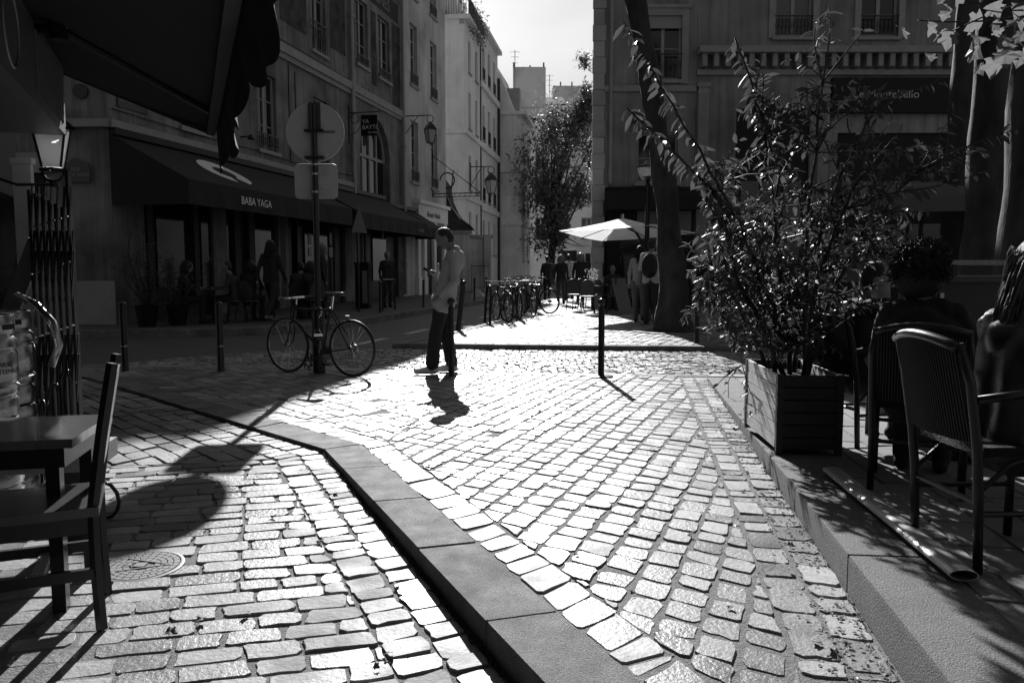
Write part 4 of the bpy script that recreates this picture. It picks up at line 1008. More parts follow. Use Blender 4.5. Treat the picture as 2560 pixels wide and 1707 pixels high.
# ---- bicycles
def make_bike(label, loc, rz, group=None, flat=True, mframe=None, basket=False, fat=1.0):
    d = thing('bicycle', label, 'bicycle', loc, rz, group); mf = mframe or M_IRON      # +x forwards
    wr, xr, xf = .335, -.5, .48
    def wheel(x):
        w_ = link('wheel', None, d, (x, 0, wr)); w_.empty_display_size = .1; n = 36
        MB().tube([((wr - .014) * math.cos(2 * math.pi * k / n), 0, (wr - .014) * math.sin(2 * math.pi * k / n)) for k in range(n)], .0145 * fat, 8, closed=True).build('tyre', M_RUB, w_, smooth='all')
        MB().tube([((wr - .034) * math.cos(2 * math.pi * k / n), 0, (wr - .034) * math.sin(2 * math.pi * k / n)) for k in range(n)], .0085, 6, closed=True).build('rim', M_STEEL, w_, smooth='all')
        MB().cyl((0, -.05, 0), (0, .05, 0), .016, n=10).cyl((0, -.03, 0), (0, -.027, 0), .03, n=12).cyl((0, .027, 0), (0, .03, 0), .03, n=12).build('hub', M_STEEL, w_, smooth=True)
        b = MB()
        for k in range(28):
            a = 2 * math.pi * k / 28; s_ = (-1) ** k; a2 = a + .45 * (1 if (k // 2) % 2 else -1)
            b.cyl((.028 * math.cos(a2), s_ * .028, .028 * math.sin(a2)), ((wr - .04) * math.cos(a), 0, (wr - .04) * math.sin(a)), .0013, n=3, caps=False)
        b.build('spokes', M_CHROME, w_, kind='stuff')
    wheel(xr); wheel(xf)
    bbk, st, hd1, hd0 = Vector((-.07, 0, .27)), Vector((-.2, 0, .8)), Vector((.34, 0, .8)), Vector((.385, 0, .66))
    b = MB(); b.cyl(bbk, st, .0155, n=10); b.cyl(st + Vector((.01, 0, -.03)), hd1 + Vector((0, 0, -.02)), .0145, n=10); b.cyl(bbk, hd0, .016, n=10); b.cyl(hd0, hd1 + Vector((-.008, 0, .03)), .019, n=10); b.cyl(bbk + Vector((0, -.04, 0)), bbk + Vector((0, .04, 0)), .024, n=10)
    ax = Vector((xr, 0, wr))
    for s_ in (-1, 1):
        o = Vector((0, .055 * s_, 0)); b.cyl(bbk + o * .6, ax + o, .008, n=6); b.cyl(st + Vector((0, .02 * s_, -.02)), ax + o, .0075, n=6)
    b.build('frame', mf, d, smooth=True)
    b = MB(); b.cyl(hd0, hd0 + Vector((.01, 0, -.05)), .02, n=8)
    for s_ in (-1, 1): b.tube([(.395, .03 * s_, .62), (.405, .05 * s_, .5), (.43, .052 * s_, .4), (xf, .055 * s_, wr)], .009, 6)
    b.build('fork', mf, d, smooth='all')
    b = MB(); b.cyl((-.205, 0, .78), (-.235, 0, .94), .0135, n=8); sa = b.build('seat_post', M_CHROME, d, smooth=True)
    prof = [(-.16, .075), (-.12, .085), (-.05, .06), (.02, .03), (.08, .022), (.12, .015)]; b = MB(); vs = []
    for x, w_ in prof: vs += [(-.23 + x, -w_, .955 - .25 * w_), (-.23 + x, -w_ * .5, .982), (-.23 + x, w_ * .5, .982), (-.23 + x, w_, .955 - .25 * w_), (-.23 + x, 0, .945)]
    fs = []
    for k in range(len(prof) - 1):
        o = k * 5; fs += [(o + j, o + (j + 1) % 5, o + 5 + (j + 1) % 5, o + 5 + j) for j in range(5)]
    fs += [(4, 3, 2, 1, 0), tuple(range(25, 30))]; b.add(vs, fs); b.build('saddle', mat('worn leather', .03, .25), d, smooth='all')
    b = MB(); b.cyl(hd1, (.325, 0, .9), .013, n=8); b.cyl((.325, 0, .9), (.40, 0, .905), .013, n=8)
    hb = [(.34, -.3, .915), (.385, -.17, .91), (.405, -.06, .905), (.405, .06, .905), (.385, .17, .91), (.34, .3, .915)]
    b.tube(hb, .0115, 8); b.cyl((.43, -.2, .9), (.47, -.13, .885), .006, n=5); b.cyl((.43, .2, .9), (.47, .13, .885), .006, n=5); hbo = b.build('handlebar', M_CHROME, d, smooth=True)
    for s_ in (-1, 1): MB().cyl((.338, .3 * s_, .915), (.375, .2 * s_, .911), .016, n=8).build('grip', M_RUB, hbo, smooth=True)
    MB().tube([(.43, .15, .9), (.46, .06, .84), (.42, .01, .72), (.4, .0, .66)], .003, 4).build('cable', M_RUB, hbo)
    b = MB(); b.cyl((-.07, -.055, .27), (-.07, -.05, .27), .085, n=24); b.tube([(-.07 + .085 * math.cos(a), -.052, .27 + .085 * math.sin(a)) for a in [k * math.pi / 12 for k in range(24)]], .005, 4, closed=True); co = b.build('chainring', M_STEEL, d)
    MB().cyl((-.07, -.075, .27), (-.03, -.085, .11), .009, n=6).build('crank', M_STEEL, d); MB().cyl((-.07, .075, .27), (-.11, .085, .43), .009, n=6).build('crank', M_STEEL, d)
    for x, y, z in ((-.03, -.13, .11), (-.11, .13, .43)): MB().box((x, y, z), (.09, .08, .02)).build('pedal', M_RUB, d)
    b = MB(); b.tube([(-.07, -.052, .352), (xr, -.05, wr + .035)], .004, 4); b.tube([(-.07, -.052, .186), (xr + .03, -.05, wr - .12)], .004, 4); b.build('chain', M_STEEL, d)
    b = MB(); b.cyl((xr, -.055, wr), (xr, -.035, wr), .045, n=14); b.box((xr + .04, -.055, wr - .09), (.02, .012, .1)); b.build('sprocket', M_STEEL, d)
    b = MB(); b.box((-.46 + .02, 0, .69), (.04, .05, .05)); b.build('brake', M_STEEL, d)
    if basket:
        b = MB()
        for k in range(7): 
            z = .78 + k * .035; b.tube([(.42 + .0, -.16, z), (.68, -.18, z), (.68, .18, z), (.42, .16, z)], .004, 4, closed=True)
        for x, y in ((.42, -.16), (.55, -.17), (.68, -.18), (.68, -.06), (.68, .06), (.68, .18), (.55, .17), (.42, .16)): b.cyl((x, y, .78), (x, y, 1.0), .004, n=4)
        b.build('basket', M_IRON2, d)
        MB().tube([(xr - .05 + .37 * math.cos(a), 0, wr + .37 * math.sin(a)) for a in [k * .25 for k in range(2, 12)]], .014, 6).build('mudguard', mf, d)
    return d
bk = make_bike('dark road bicycle locked to the sign pole, wheels side on', (-2.3, 9.42, .0), R(180 - 27), None)
lk = thing('bicycle_lock', 'steel shackle lock hanging on the sleeve of the sign pole', 'lock', (-2.33, 9.46, 0))
MB().tube([(.03, -.02, .66), (.06, -.0, .72), (.05, .05, .79), (.0, .08, .81), (-.02, .05, .76)], .008, 6).build('shackle', M_CHROME, lk, smooth='all'); MB().box((.03, -.03, .47), (.1, .03, .035), .2).build('body', M_CHROME, lk); MB().tube([(-.02, -.02, .49), (-.01, -.03, .53), (.04, -.03, .54), (.06, -.03, .49)], .005, 5).build('loop', M_CHROME, lk)
grp = 'bicycles parked at the racks'
p2b = make_bike('parked bicycle nearest us at the racks, handlebar turned towards the road', (-.22, 18.2, ZP), R(108), grp, basket=False, fat=1.4)
copy_tree(p2b, (.12, 19.3, ZP), R(98), 'second parked bicycle behind the nearest one at the racks')
copy_tree(p2b, (.42, 20.6, ZP), R(-75), 'third parked bicycle at the racks, its saddle towards the café')
p3b = make_bike('stout parked bicycle with a front basket, nearest the walking women', (.62, 21.7, ZP), R(140), grp, basket=True, fat=1.8)
copy_tree(p2b, (.02, 18.75, ZP), R(70), 'parked bicycle crossing behind the nearest one, its handlebar to the other side')
copy_tree(p3b, (.52, 23.0, ZP), R(105), 'parked bicycle with basket at the far end of the racks')
for lab, x, y in (('black bicycle rack hoop at the near end of the row', -.55, 17.75), ('black bicycle rack hoop in the middle of the row', .05, 20.0), ('black bicycle rack hoop at the far end of the row', .6, 22.4)):
    b = MB(); pts = [(-.33, 0, -.05), (-.3, 0, .6), (-.22, 0, .76), (-.1, 0, .82), (.1, 0, .82), (.22, 0, .76), (.3, 0, .6), (.33, 0, -.05)]; b.tube(pts, .03, 8); b.cyl((-.3, 0, .3), (.3, 0, .3), .018, n=6)
    o = tag(b.build('bicycle_rack', M_IRON, None, smooth=True, loc=(x, y, ZP)), lab, 'bicycle rack', 'bicycle racks'); o.rotation_euler = (R(4), R(6), R(102))

# ---- small things on the left pavement
tm = thing('ticket_machine', 'dark parking ticket machine on the pavement under the black awning', 'ticket machine', (-4.35, 23.4, ZS), R(-8))
b = MB(); b.b2((-.2, -.17, 0), (.2, .17, 1.28)); b.build('cabinet', M_DARKP, tm); MB().b2((-.22, -.2, 1.28), (.22, .19, 1.34)).build('cap', M_DARKP, tm); MB().b2((.02, -.176, .15), (.17, -.171, 1.1)).build('front_panel', mat('satin panel', .25, .35, .6), tm)
tg = thing('triangle_sign', 'triangular road sign seen almost edge on, under the second awning', 'road sign', (-4.1, 21.3, ZS), R(62))
tg.rotation_euler = (0, 0, R(70)); MB().cyl((0, 0, 0), (0, 0, 2.7), .03, n=8).build('pole', M_IRON, tg); b = MB()
for y in (-.05, -.06): b.add([(-.4, y, 2.1), (.4, y, 2.1), (0, y, 2.8)], [(0, 1, 2)])
b.build('plate', mat('dull sign back', .06, .5), tg)
xb = thing('barrier', 'small black pavement barrier with crossed bars', 'barrier', (-3.45, 22.3, ZS), R(75))
for x in (-.42, .42): MB().cyl((x, 0, 0), (x, 0, .95), .03, n=8).build('post', M_IRON, xb)
MB().cyl((-.42, 0, .85), (.42, 0, .85), .02, n=6).cyl((-.42, 0, .2), (.42, 0, .8), .012, n=5).cyl((-.42, 0, .8), (.42, 0, .2), .012, n=5).build('rails', M_IRON, xb)
tag(MB().add([(0, 0, 0), (.5, .05, 0), (.7, .3, 0), (.2, .4, 0), (.3, .2, .3), (.1, .15, .22)], [(0, 1, 4, 5), (1, 2, 4), (2, 3, 5, 4), (3, 0, 5)]).build('rubbish_bag', mat('pale sack', .5, .6), None, loc=(-1.7, 33.0, ZS)), 'pale sack lying at the foot of the lodge wall', 'sack')

# ---- café on the right far side: parasol, lamp post, table, chairs
um = thing('parasol', 'wide cream square parasol over the café tables behind the bollard', 'parasol', (2.75, 20.1, ZP), R(8))
M_CREAMC = mat('cream canvas', .75, .7, trans=.45)
rim = [(-1.62, -.1, 2.13), (.32, -1.8, 2.2), (1.9, -.2, 2.1), (-.1, 1.65, 1.95)]; apex = (0, 0, 2.46); b = MB()
for k in range(4):
    p, q = Vector(rim[k]), Vector(rim[(k + 1) % 4])
    for j in range(6):
        f0, f1 = j / 6, (j + 1) / 6
        a0 = p.lerp(q, f0) - Vector((0, 0, .03 * math.sin(math.pi * f0))); a1 = p.lerp(q, f1) - Vector((0, 0, .03 * math.sin(math.pi * f1))); m_ = Vector(apex)
        for t0, t1 in ((0, .3), (.3, .65), (.65, 1)):
            g = lambda P, t: tuple(m_ + (P - m_) * t - Vector((0, 0, .03 * math.sin(math.pi * t))))
            b.add([g(a0, t0), g(a1, t0), g(a1, t1), g(a0, t1)], [(0, 1, 2, 3)] if t0 else [(0, 2, 3)])
b.build('canopy', M_CREAMC, um, smooth='all')
for p in [Vector(r_) for r_ in rim] + [(Vector(rim[i]) + Vector(rim[(i + 1) % 4])) / 2 for i in range(4)]: MB().cyl((0, 0, 2.34), (p.x * .97, p.y * .97, p.z - .04), .012, n=5).build('rib', mat('parasol rib', .25, .5), um)
MB().cyl((0, 0, 2.2), (0, 0, 2.56), .05, n=8).build('hub', M_STEEL, um); MB().tube([(0, 0, 2.3), (.5, .5, 2.15), (1.05, 1.0, 1.6), (1.2, 1.15, 0)], .035, 7).build('mast', M_IRON2, um); MB().box((1.2, 1.15, .06), (.8, .8, .12)).build('base', M_IRON2, um)
lp_ = thing('lamp_post', 'black lamp post with a small lantern head, left of the plane trunk', 'lamp post', (3.13, 18.6, ZP))
b = MB(); b.lathe([(.13, 0), (.13, .25), (.09, .35), (.06, .9), (.055, 3.1), (.07, 3.12), (.03, 3.2)], 12); b.build('post', M_IRON, lp_, smooth=True)
b = MB(); b.lathe([(.05, 3.2), (.13, 3.24), (.2, 3.3)], 12); b.lathe([(.27, 3.5), (.26, 3.53), (.12, 3.6), (.03, 3.68)], 12); b.build('hood', M_IRON, lp_, smooth=True)
MB().lathe([(.19, 3.3), (.25, 3.5)], 12).build('globe', mat('lamp glass', .8, .2, trans=.6), lp_, smooth=True)

def cafe_chair(label, loc, rz, group):
    d = thing('cafe_chair', label, 'chair', loc, rz, group)            # faces +x
    m_ = M_IRON2
    b = MB(); b.lathe([(.2, .44), (.215, .455), (.2, .47)], 16); b.build('seat', mat('woven seat', .1, .5, bump=.6, bscale=90), d)
    for x, y in ((.15, .15), (.15, -.15)): MB().cyl((x * .9, y * .9, .44), (x * 1.25, y * 1.25, 0), .014, n=7).build('leg', m_, d)
    for y in (.16, -.16): MB().tube([(-.15, y, .0 + .44), (-.24, y * 1.2, 0)], .014, 7).build('leg', m_, d)
    arc = [(-.16 - .07 * math.sin(t), .21 * math.cos(t), .46 + .44 * math.sin(t) ** .7) for t in [math.pi * k / 12 for k in range(13)]]
    MB().tube(arc, .015, 7).build('back_frame', m_, d, smooth='all')
    b = MB(); pts = [(-.19, 0, .6)] + [(p[0] - .01, p[1] * .93, .5 + (p[2] - .46) * .93) for p in arc]; b.add(pts, [(0, i, i + 1) for i in range(1, 13)] + [(0, 13, 1)]); b.build('backrest', mat('woven cane', .06, .6, bump=.8, bscale=70), d)
    return d
cg = 'bistro chairs on the far café terrace'
cc = cafe_chair('round-backed bistro chair nearest the walking women, back towards us', (2.05, 21.6, ZP), R(80), cg)
for lab, x, y, a in (('round-backed bistro chair just behind the nearest one', 1.85, 23.2, 60), ('round-backed bistro chair right of the flower pot, back towards us', 2.85, 22.0, 95), ('bistro chair between the flower pot and the menu board', 2.62, 23.1, 40), ('dark bistro chair beside the menu board', 3.45, 22.2, 90), ('bistro chair on the far side of the café table', 2.2, 24.0, -60)):
    copy_tree(cc, (x, y, ZP), R(a), lab)
for lab, x, y in (('round café table carrying the flower pot', 2.3, 22.8), ('round café table next to the menu board', 3.15, 23.0)):
    d = thing('cafe_table', lab, 'table', (x, y, ZP)); MB().lathe([(.3, .7), (.31, .715), (.3, .73)], 20).build('top', mat('table steel', .35, .3, .7), d); MB().cyl((0, 0, 0), (0, 0, .7), .025, n=8).build('pedestal', M_IRON2, d); MB().lathe([(.22, 0), (.2, .02), (.03, .05)], 12).build('foot', M_IRON2, d)
mb_ = thing('menu_board', 'narrow slanted menu board standing by the café chairs', 'menu board', (3.0, 20.9, ZP), R(60))
MB().bar((0, 0, 0), (.1, .28, .95), .5, .03).build('board', mat('board face', .12, .5), mb_); MB().bar((0, .58, 0), (.1, .3, .95), .4, .02).build('stand', M_IRON2, mb_)

# ---- planter
PLX, PLY, PLZ = 1.655, 4.87, zt(5.2) + .012
pn = thing('planter', 'slatted wooden planter box at the edge of the terrace', 'planter', (PLX, PLY, PLZ), R(-4))
M_PLK = mat('bounce lit grey board', .75, .55, var=.2, vscale=10, stretch=(1, 1, 5), isl=.12, bump=.3, bscale=50)  # grey side boards, colour raised to carry light bounced off the path
M_PLKD = mat('dark planter board', .03, .6, var=.3, vscale=10)
W_, D_, H_ = .36, .86, .5
for i in range(6):
    z0 = .035 + i * .078
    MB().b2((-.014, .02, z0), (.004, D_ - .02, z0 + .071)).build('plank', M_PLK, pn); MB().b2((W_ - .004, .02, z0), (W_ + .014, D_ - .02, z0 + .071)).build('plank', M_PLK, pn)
    MB().b2((.02, -.012, z0), (W_ - .02, .006, z0 + .071)).build('plank', M_PLKD, pn); MB().b2((.02, D_ - .006, z0), (W_ - .02, D_ + .012, z0 + .071)).build('plank', M_PLKD, pn)
for x in (0, W_):
    for y in (0, D_): MB().box((x, y, H_ / 2), (.04, .04, H_)).build('corner_post', M_PLKD, pn)
MB().b2((.02, .02, .03), (W_ - .02, D_ - .02, H_ - .06)).build('soil', mat('potting soil', .02, .95, bump=1, bscale=60), pn)
# ---- aluminium tube lying on the kerb
b = MB(); pts, n = [], 18
A, B = Vector((1.77, 4.33, zt(4.33) + .03)), Vector((1.575, 2.69, zt(2.69) + .033)); d_ = (B - A).normalized(); u_ = d_.cross(Vector((0, 0, 1))).normalized()
vs = []
for c in (A, B):
    for s_ in (1, .9):
        for k in range(n): a = 2 * math.pi * k / n; vs.append(c + u_ * (.05 * s_ * math.cos(a)) + Vector((0, 0, .02 * s_ * math.sin(a))))
fs = [(i, (i + 1) % n, 2 * n + (i + 1) % n, 2 * n + i) for i in range(n)] + [(n + i, 3 * n + i, 3 * n + (i + 1) % n, n + (i + 1) % n) for i in range(n)]
fs += [(i, n + i, n + (i + 1) % n, (i + 1) % n) for i in range(n)] + [(2 * n + i, 2 * n + (i + 1) % n, 3 * n + (i + 1) % n, 3 * n + i) for i in range(n)]
b.add(vs, fs); tag(b.build('metal_tube', mat('dull aluminium', .55, .45, .8, var=.1, vscale=20), None, smooth=True), 'flattened metal tube lying along the terrace kerb', 'tube')

# ---- rattan terrace chairs
M_RAT = mat('dark rattan', .013, .4, var=.3, vscale=30)
M_WEAVE = mat('woven rattan', .009, .55, spec=.25, bump=1, bscale=160)
def rattan_chair(label, loc, rz):
    d = thing('rattan_chair', label, 'chair', loc, rz, 'rattan chairs on the terrace')    # faces +x
    MB().b2((-.2, -.2, .43), (.22, .2, .465)).build('seat', M_WEAVE, d)
    for y in (-.205, .205):
        MB().tube([(-.2, y, 0), (-.215, y, .3), (-.23, y * 1.03, .46), (-.27, y * 1.05, .7), (-.31, y * .98, .84)], [.017, .018, .018, .017, .016], 9).build('leg', M_RAT, d, smooth='all')
        MB().tube([(.2, y * 1.03, 0), (.2, y * 1.03, .43)], .017, 9).build('leg', M_RAT, d, smooth='all')
        MB().tube([(-.245, y * 1.06, .64), (-.1, y * 1.2, .665), (.1, y * 1.2, .66), (.2, y * 1.1, .62), (.21, y * 1.03, .44)], .016, 9).build('armrest', M_RAT, d, smooth='all')
    b = MB(); n, m_ = 10, 10
    def bp(i, j):
        f, g = i / n * 2 - 1, j / m_; return (-.235 - .08 * g - .035 * (1 - f * f), f * (.2 + .012 * math.sin(g * 3)), .48 + .38 * g - .035 * f * f * g)
    vs = [bp(i, j) for j in range(m_ + 1) for i in range(n + 1)]; b.add(vs, [(j * (n + 1) + i, j * (n + 1) + i + 1, (j + 1) * (n + 1) + i + 1, (j + 1) * (n + 1) + i) for j in range(m_) for i in range(n)]); bk_ = b.build('backrest', M_WEAVE, d, smooth='all')
    sl = MB()
    for i in range(1, n * 3): f = i / (n * 3) * 2 - 1; sl.tube([(-.238 - .08 * g - .035 * (1 - f * f), f * .2, .48 + .38 * g - .035 * f * f * g) for g in (0, .33, .66, 1)], .0035, 4)
    sl.build('cane', M_RAT, bk_, kind='stuff')
    MB().tube([bp(i, m_) for i in range(n + 1)], .019, 9).build('top_rail', M_RAT, d, smooth='all')
    for a_, c_ in (((-.2, -.2, .22), (.2, -.2, .22)), ((-.2, .2, .22), (.2, .2, .22)), ((.2, -.2, .3), (.2, .2, .3)), ((-.21, -.2, .26), (-.21, .2, .26))): MB().cyl(a_, c_, .011, n=7).build('stretcher', M_RAT, d, smooth=True)
    for y in (-1, 1): MB().tube([(-.21, .2 * y, .3), (-.1, .2 * y, .4), (0, .2 * y, .43)], .009, 6).build('brace', M_RAT, d)
    return d
c3 = rattan_chair('rattan chair nearest us on the terrace, close to the metal tube', (1.88, 3.02, zt(3.0)), R(3))
c2 = copy_tree(c3, (2.12, 4.1, zt(4.1)), R(62), 'rattan chair of the person with bushy dark hair')
c1 = copy_tree(c3, (2.37, 5.3, zt(5.3)), R(14), 'rattan chair next to the planter, of the man in glasses')
copy_tree(c3, (3.2, 3.9, zt(3.9)), R(200), 'rattan chair at the far side of the terrace table, towards the frame edge')
def terrace_table(label, x, y, z, s=.35):
    d = thing('terrace_table', label, 'table', (x, y, zt(y)), R(9)); MB().box((0, 0, z), (s * 2, s * 2, .03)).build('top', mat('table wood', .2, .35, var=.2, vscale=12, stretch=(5, 1, 1)), d); MB().cyl((0, 0, .03), (0, 0, z), .03, n=8).build('pedestal', M_IRON2, d); MB().box((0, 0, .02), (.4, .08, .04)).box((0, 0, .021), (.08, .4, .038)).build('foot', M_IRON2, d); return d
terrace_table('small wooden table in front of the person with bushy hair', 2.72, 4.75, .71, .3)
terrace_table('small wooden table carrying a folded newspaper beside the cabinet', 3.1, 5.35, .72, .28)
terrace_table('table at the frame edge next to the nearest rattan chair', 2.55, 3.35, .71, .3)
np_ = thing('newspaper', 'folded newspaper lying on the table under the cabinet', 'newspaper', (2.98, 5.2, zt(5.2) + .74)); b = MB()
b.add([(-.12, -.08, 0), (.13, -.1, 0), (.16, .1, .04), (-.14, .1, .07), (.02, 0, .05)], [(0, 1, 4), (1, 2, 4), (2, 3, 4), (3, 0, 4)]); b.build('sheet', mat('newsprint', .4, .9, var=.3, vscale=60), np_); MB().box((0, 0, -.005), (.3, .22, .006), .2).build('under_sheet', MATS['newsprint'], np_)
gl = thing('drinking_glass', 'tall drinking glass standing near the newspaper', 'glass', (2.62, 4.6, zt(4.6) + .73)); MB().lathe([(.03, 0), (.036, .13), (.034, .13), (.028, .01)], 16).build('tumbler', mat('clear glass', .5, .05, trans=.3), gl, smooth=True)
cb = thing('cabinet', 'dark upright cabinet with a pale board on top, behind the seated people', 'cabinet', (3.05, 5.75, zt(5.7)), R(3))
MB().b2((0, 0, 0), (1.3, .5, 1.08)).build('body', M_BLKW, cb); MB().b2((-.06, -.1, 1.08), (1.36, .54, 1.12)).build('shelf', M_WOODD, cb); MB().b2((.08, -.04, 1.2), (1.4, .5, 1.235)).build('top_board', mat('pale board', .3, .4, var=.3, vscale=10, stretch=(5, 1, 1)), cb)
for x in (.12, 1.3): MB().b2((x, .02, 1.12), (x + .05, .4, 1.2)).build('riser', M_BLKW, cb)
MB().b2((.35, -.012, .48), (1.2, .0, .56)).build('name_strip', M_WOODD, cb); MB().b2((.03, -.015, .05), (.06, .0, 1.0)).build('edge_strip', M_STEEL, cb)
# dark parasol far right
dp = thing('parasol', 'large dark parasol in the shade in front of the restaurant', 'parasol', (5.7, 11.2, 0)); b = MB(); n = 8
for k in range(n):
    a0, a1 = 2 * math.pi * k / n, 2 * math.pi * (k + 1) / n
    for t0, t1 in ((0, .35), (.35, .7), (.7, 1)):
        g = lambda a, t: (1.6 * t * math.cos(a), 1.6 * t * math.sin(a), 2.45 - .5 * t ** 1.6); b.add([g(a0, t0), g(a1, t0), g(a1, t1), g(a0, t1)], [(0, 1, 2, 3)] if t0 else [(0, 2, 3)])
b.build('canopy', mat('dark canvas', .05, .8), dp, smooth='all'); MB().cyl((0, 0, 0), (0, 0, 2.5), .03, n=8).build('mast', M_IRON2, dp); MB().cyl((0, 0, 0), (0, 0, .1), .3, n=16).build('base', M_IRON2, dp)

# ================================================================ CAFÉ ON THE LEFT
CR_ = R(112); CO = Vector((-1.726, 0)); CDL = Vector((-.375, .927)); CN = Vector((.927, .375))
def cpt(s, o): v = CO + CDL * s + CN * o; return v                       # s along the wall, o out towards the street
cf = thing('cafe_building', 'dark café wall running along the lower pavement', 'building', (*CO, -.15), CR_)
b = MB(); b.b2((-14, 0, 0), (8.9, 7, 15)); b.build('wall', mat('dark café wall', .03, .6, var=.2, vscale=2), cf)
for s0 in (3.4, 5.6, 7.2): MB().b2((s0, -.04, .5), (s0 + 1.3, -.001, 2.1)).build('pane', M_GLASS, cf)
sg = thing('shop_fascia', 'deep dark fascia box with a circle emblem above the lantern', 'shop sign', (*CO, 0), CR_)
M_FAS = mat('grey fascia metal', .12, .45, var=.1, vscale=3)
MB().b2((-1, -.82, 2.2), (5.93, -.02, 2.68)).build('box', M_FAS, sg)
n = 36; MB().tube([(4.05 + .19 * math.cos(2 * math.pi * k / n), -.824, 2.44 + .19 * math.sin(2 * math.pi * k / n)) for k in range(n)], .007, 4, closed=True).build('emblem', mat('pale emblem line', .3, .6), sg)
for k in range(11): MB().b2((4.75 + k * .1, -.832, 2.26), (4.775 + k * .1, -.821, 2.62)).build('slat', mat('fascia slat', .2, .5), sg)
# awning over our heads
aw_ = thing('awning', 'big dark café awning with a wavy valance overhanging the lower pavement', 'awning', (*CO, 0), CR_)
M_AWN = mat('dark awning cloth', .02, .75, bump=.3, bscale=120)
S0, S1, OUT, ZW, ZF = -2.0, 6.3, 1.82, 3.05, 2.37
b = MB(); n = 14
for i in range(n):
    for k in range(5):
        g = lambda s, f: (s, -OUT * f, ZW + (ZF - ZW) * f - .05 * math.sin(math.pi * f)); s0, s1 = S0 + (S1 - S0) * i / n, S0 + (S1 - S0) * (i + 1) / n
        b.add([g(s0, k / 5), g(s1, k / 5), g(s1, (k + 1) / 5), g(s0, (k + 1) / 5)], [(0, 1, 2, 3)])
b.build('canopy', M_AWN, aw_, smooth='all')
b = MB(); N = 110; rows_ = 5; vs = []
for j in range(rows_ + 1):
    for i in range(N + 1):
        s = S0 + (S1 - S0) * i / N; f = j / rows_
        wv = .016 * f * math.sin(s * 9.3 + math.sin(s * 2.1) * 1.5) + .03 * f * math.sin(s * 2.6 + 1)
        vs.append((s + .02 * f * math.sin(s * 9), -OUT - .02 - wv - .05 * f, ZF + .03 - f * (.36 + .03 * math.sin(s * 5.3) + .02 * math.sin(s * 11))))
b.add(vs, [(j * (N + 1) + i, j * (N + 1) + i + 1, (j + 1) * (N + 1) + i + 1, (j + 1) * (N + 1) + i) for j in range(rows_) for i in range(N)]); b.build('valance', M_AWN, aw_, smooth='all')
b = MB(); b.b2((S0, -OUT - .015, ZF - .05), (S1, -OUT + .05, ZF + .02)); b.build('front_bar', mat('awning bar', .06, .4), aw_)
for s in (1.6, 5.6):
    b = MB(); b.tube([(s, -.05, 2.78), (s - .9, -.95, 2.62)], .03, 8); b.cyl((s - .9, -.95, 2.56), (s - .9, -.95, 2.7), .05, n=10); b.tube([(s - .9, -.95, 2.62), (s - .1, -OUT + .03, ZF - .02)], .025, 8); b.build('folding_arm', M_IRON2, aw_, smooth=True)
b = MB(); b.add([(S1, 0, ZW), (S1, -OUT, ZF), (S1, -OUT, ZF - .06), (S1, 0, ZW - .06)], [(0, 1, 2, 3)]); b.build('side_hem', M_AWN, aw_)
# lantern under the fascia
ln = thing('lantern', 'square street lantern with glowing panes hanging below the fascia box', 'lantern', (-3.32, 5.85, 0), R(20))
b = MB()
for k in range(4):
    a = math.pi / 4 + math.pi / 2 * k; b.cyl((.15 * math.cos(a), .15 * math.sin(a), 2.26), (.085 * math.cos(a), .085 * math.sin(a), 1.98), .009, n=5)
b.lathe([(.152, 2.25), (.155, 2.27), (.06, 2.36)], 4); b.lathe([(.09, 1.975), (.09, 1.955), (.075, 1.95)], 4)
b.tube([(.07 * math.cos(a), 0, 1.95 - .07 * math.sin(a)) for a in [k * math.pi / 8 for k in range(9)]], .012, 6); b.cyl((0, 0, 1.88), (0, 0, 1.84), .025, n=8); b.tube([(0, 0, 1.86), (-.25, .1, 1.86), (-.5, .3, 1.95)], .012, 6); ob = b.build('cage', M_IRON, ln)
M_LPANE = mat('frosted lantern pane', .4, .3, trans=.4)
for k in range(4):
    a0, a1 = math.pi / 4 + math.pi / 2 * k, math.pi / 4 + math.pi / 2 * (k + 1); MB().poly([(r_ * math.cos(a), r_ * math.sin(a), z) for r_, z, a in ((.146, 2.25, a0), (.146, 2.25, a1), (.083, 1.98, a1), (.083, 1.98, a0))]).build('pane', M_LPANE, ln)
MB().sph((0, 0, 2.22), .045, 10, 8).build('bulb', mat('opal bulb', .6, .3), ln, smooth='all')
# pale door edge and slanting board
tag(MB().b2((-.07, -.02, 0), (.07, .02, 1.5)).b2((-.08, -.03, 1.5), (.085, .03, 1.545)).build('pale_board', mat('pale board paint', .5, .6, var=.2, vscale=4), None, loc=(-3.75, 6.2, .55)), 'tall pale board standing upright beside the café wall', 'board')
tag(MB().bar((-3.42, 4.95, .3), (-2.9, 4.9, 1.42), .105, .022, (0, 1, 0)).build('plank', M_WOODD if False else mat('grey plank', .22, .5, var=.2, vscale=12), None), 'long grey plank leaning behind the kegs', 'plank')
tag(MB().tube([(-2.86, 4.6, 1.10), (-2.72, 4.55, 1.05), (-2.6, 4.5, .95), (-2.57, 4.5, .82), (-2.62, 4.5, .7)], .021, 9).build('bent_pipe', M_STEEL, None, smooth='all'), 'curved steel pipe arching down behind the kegs', 'pipe')
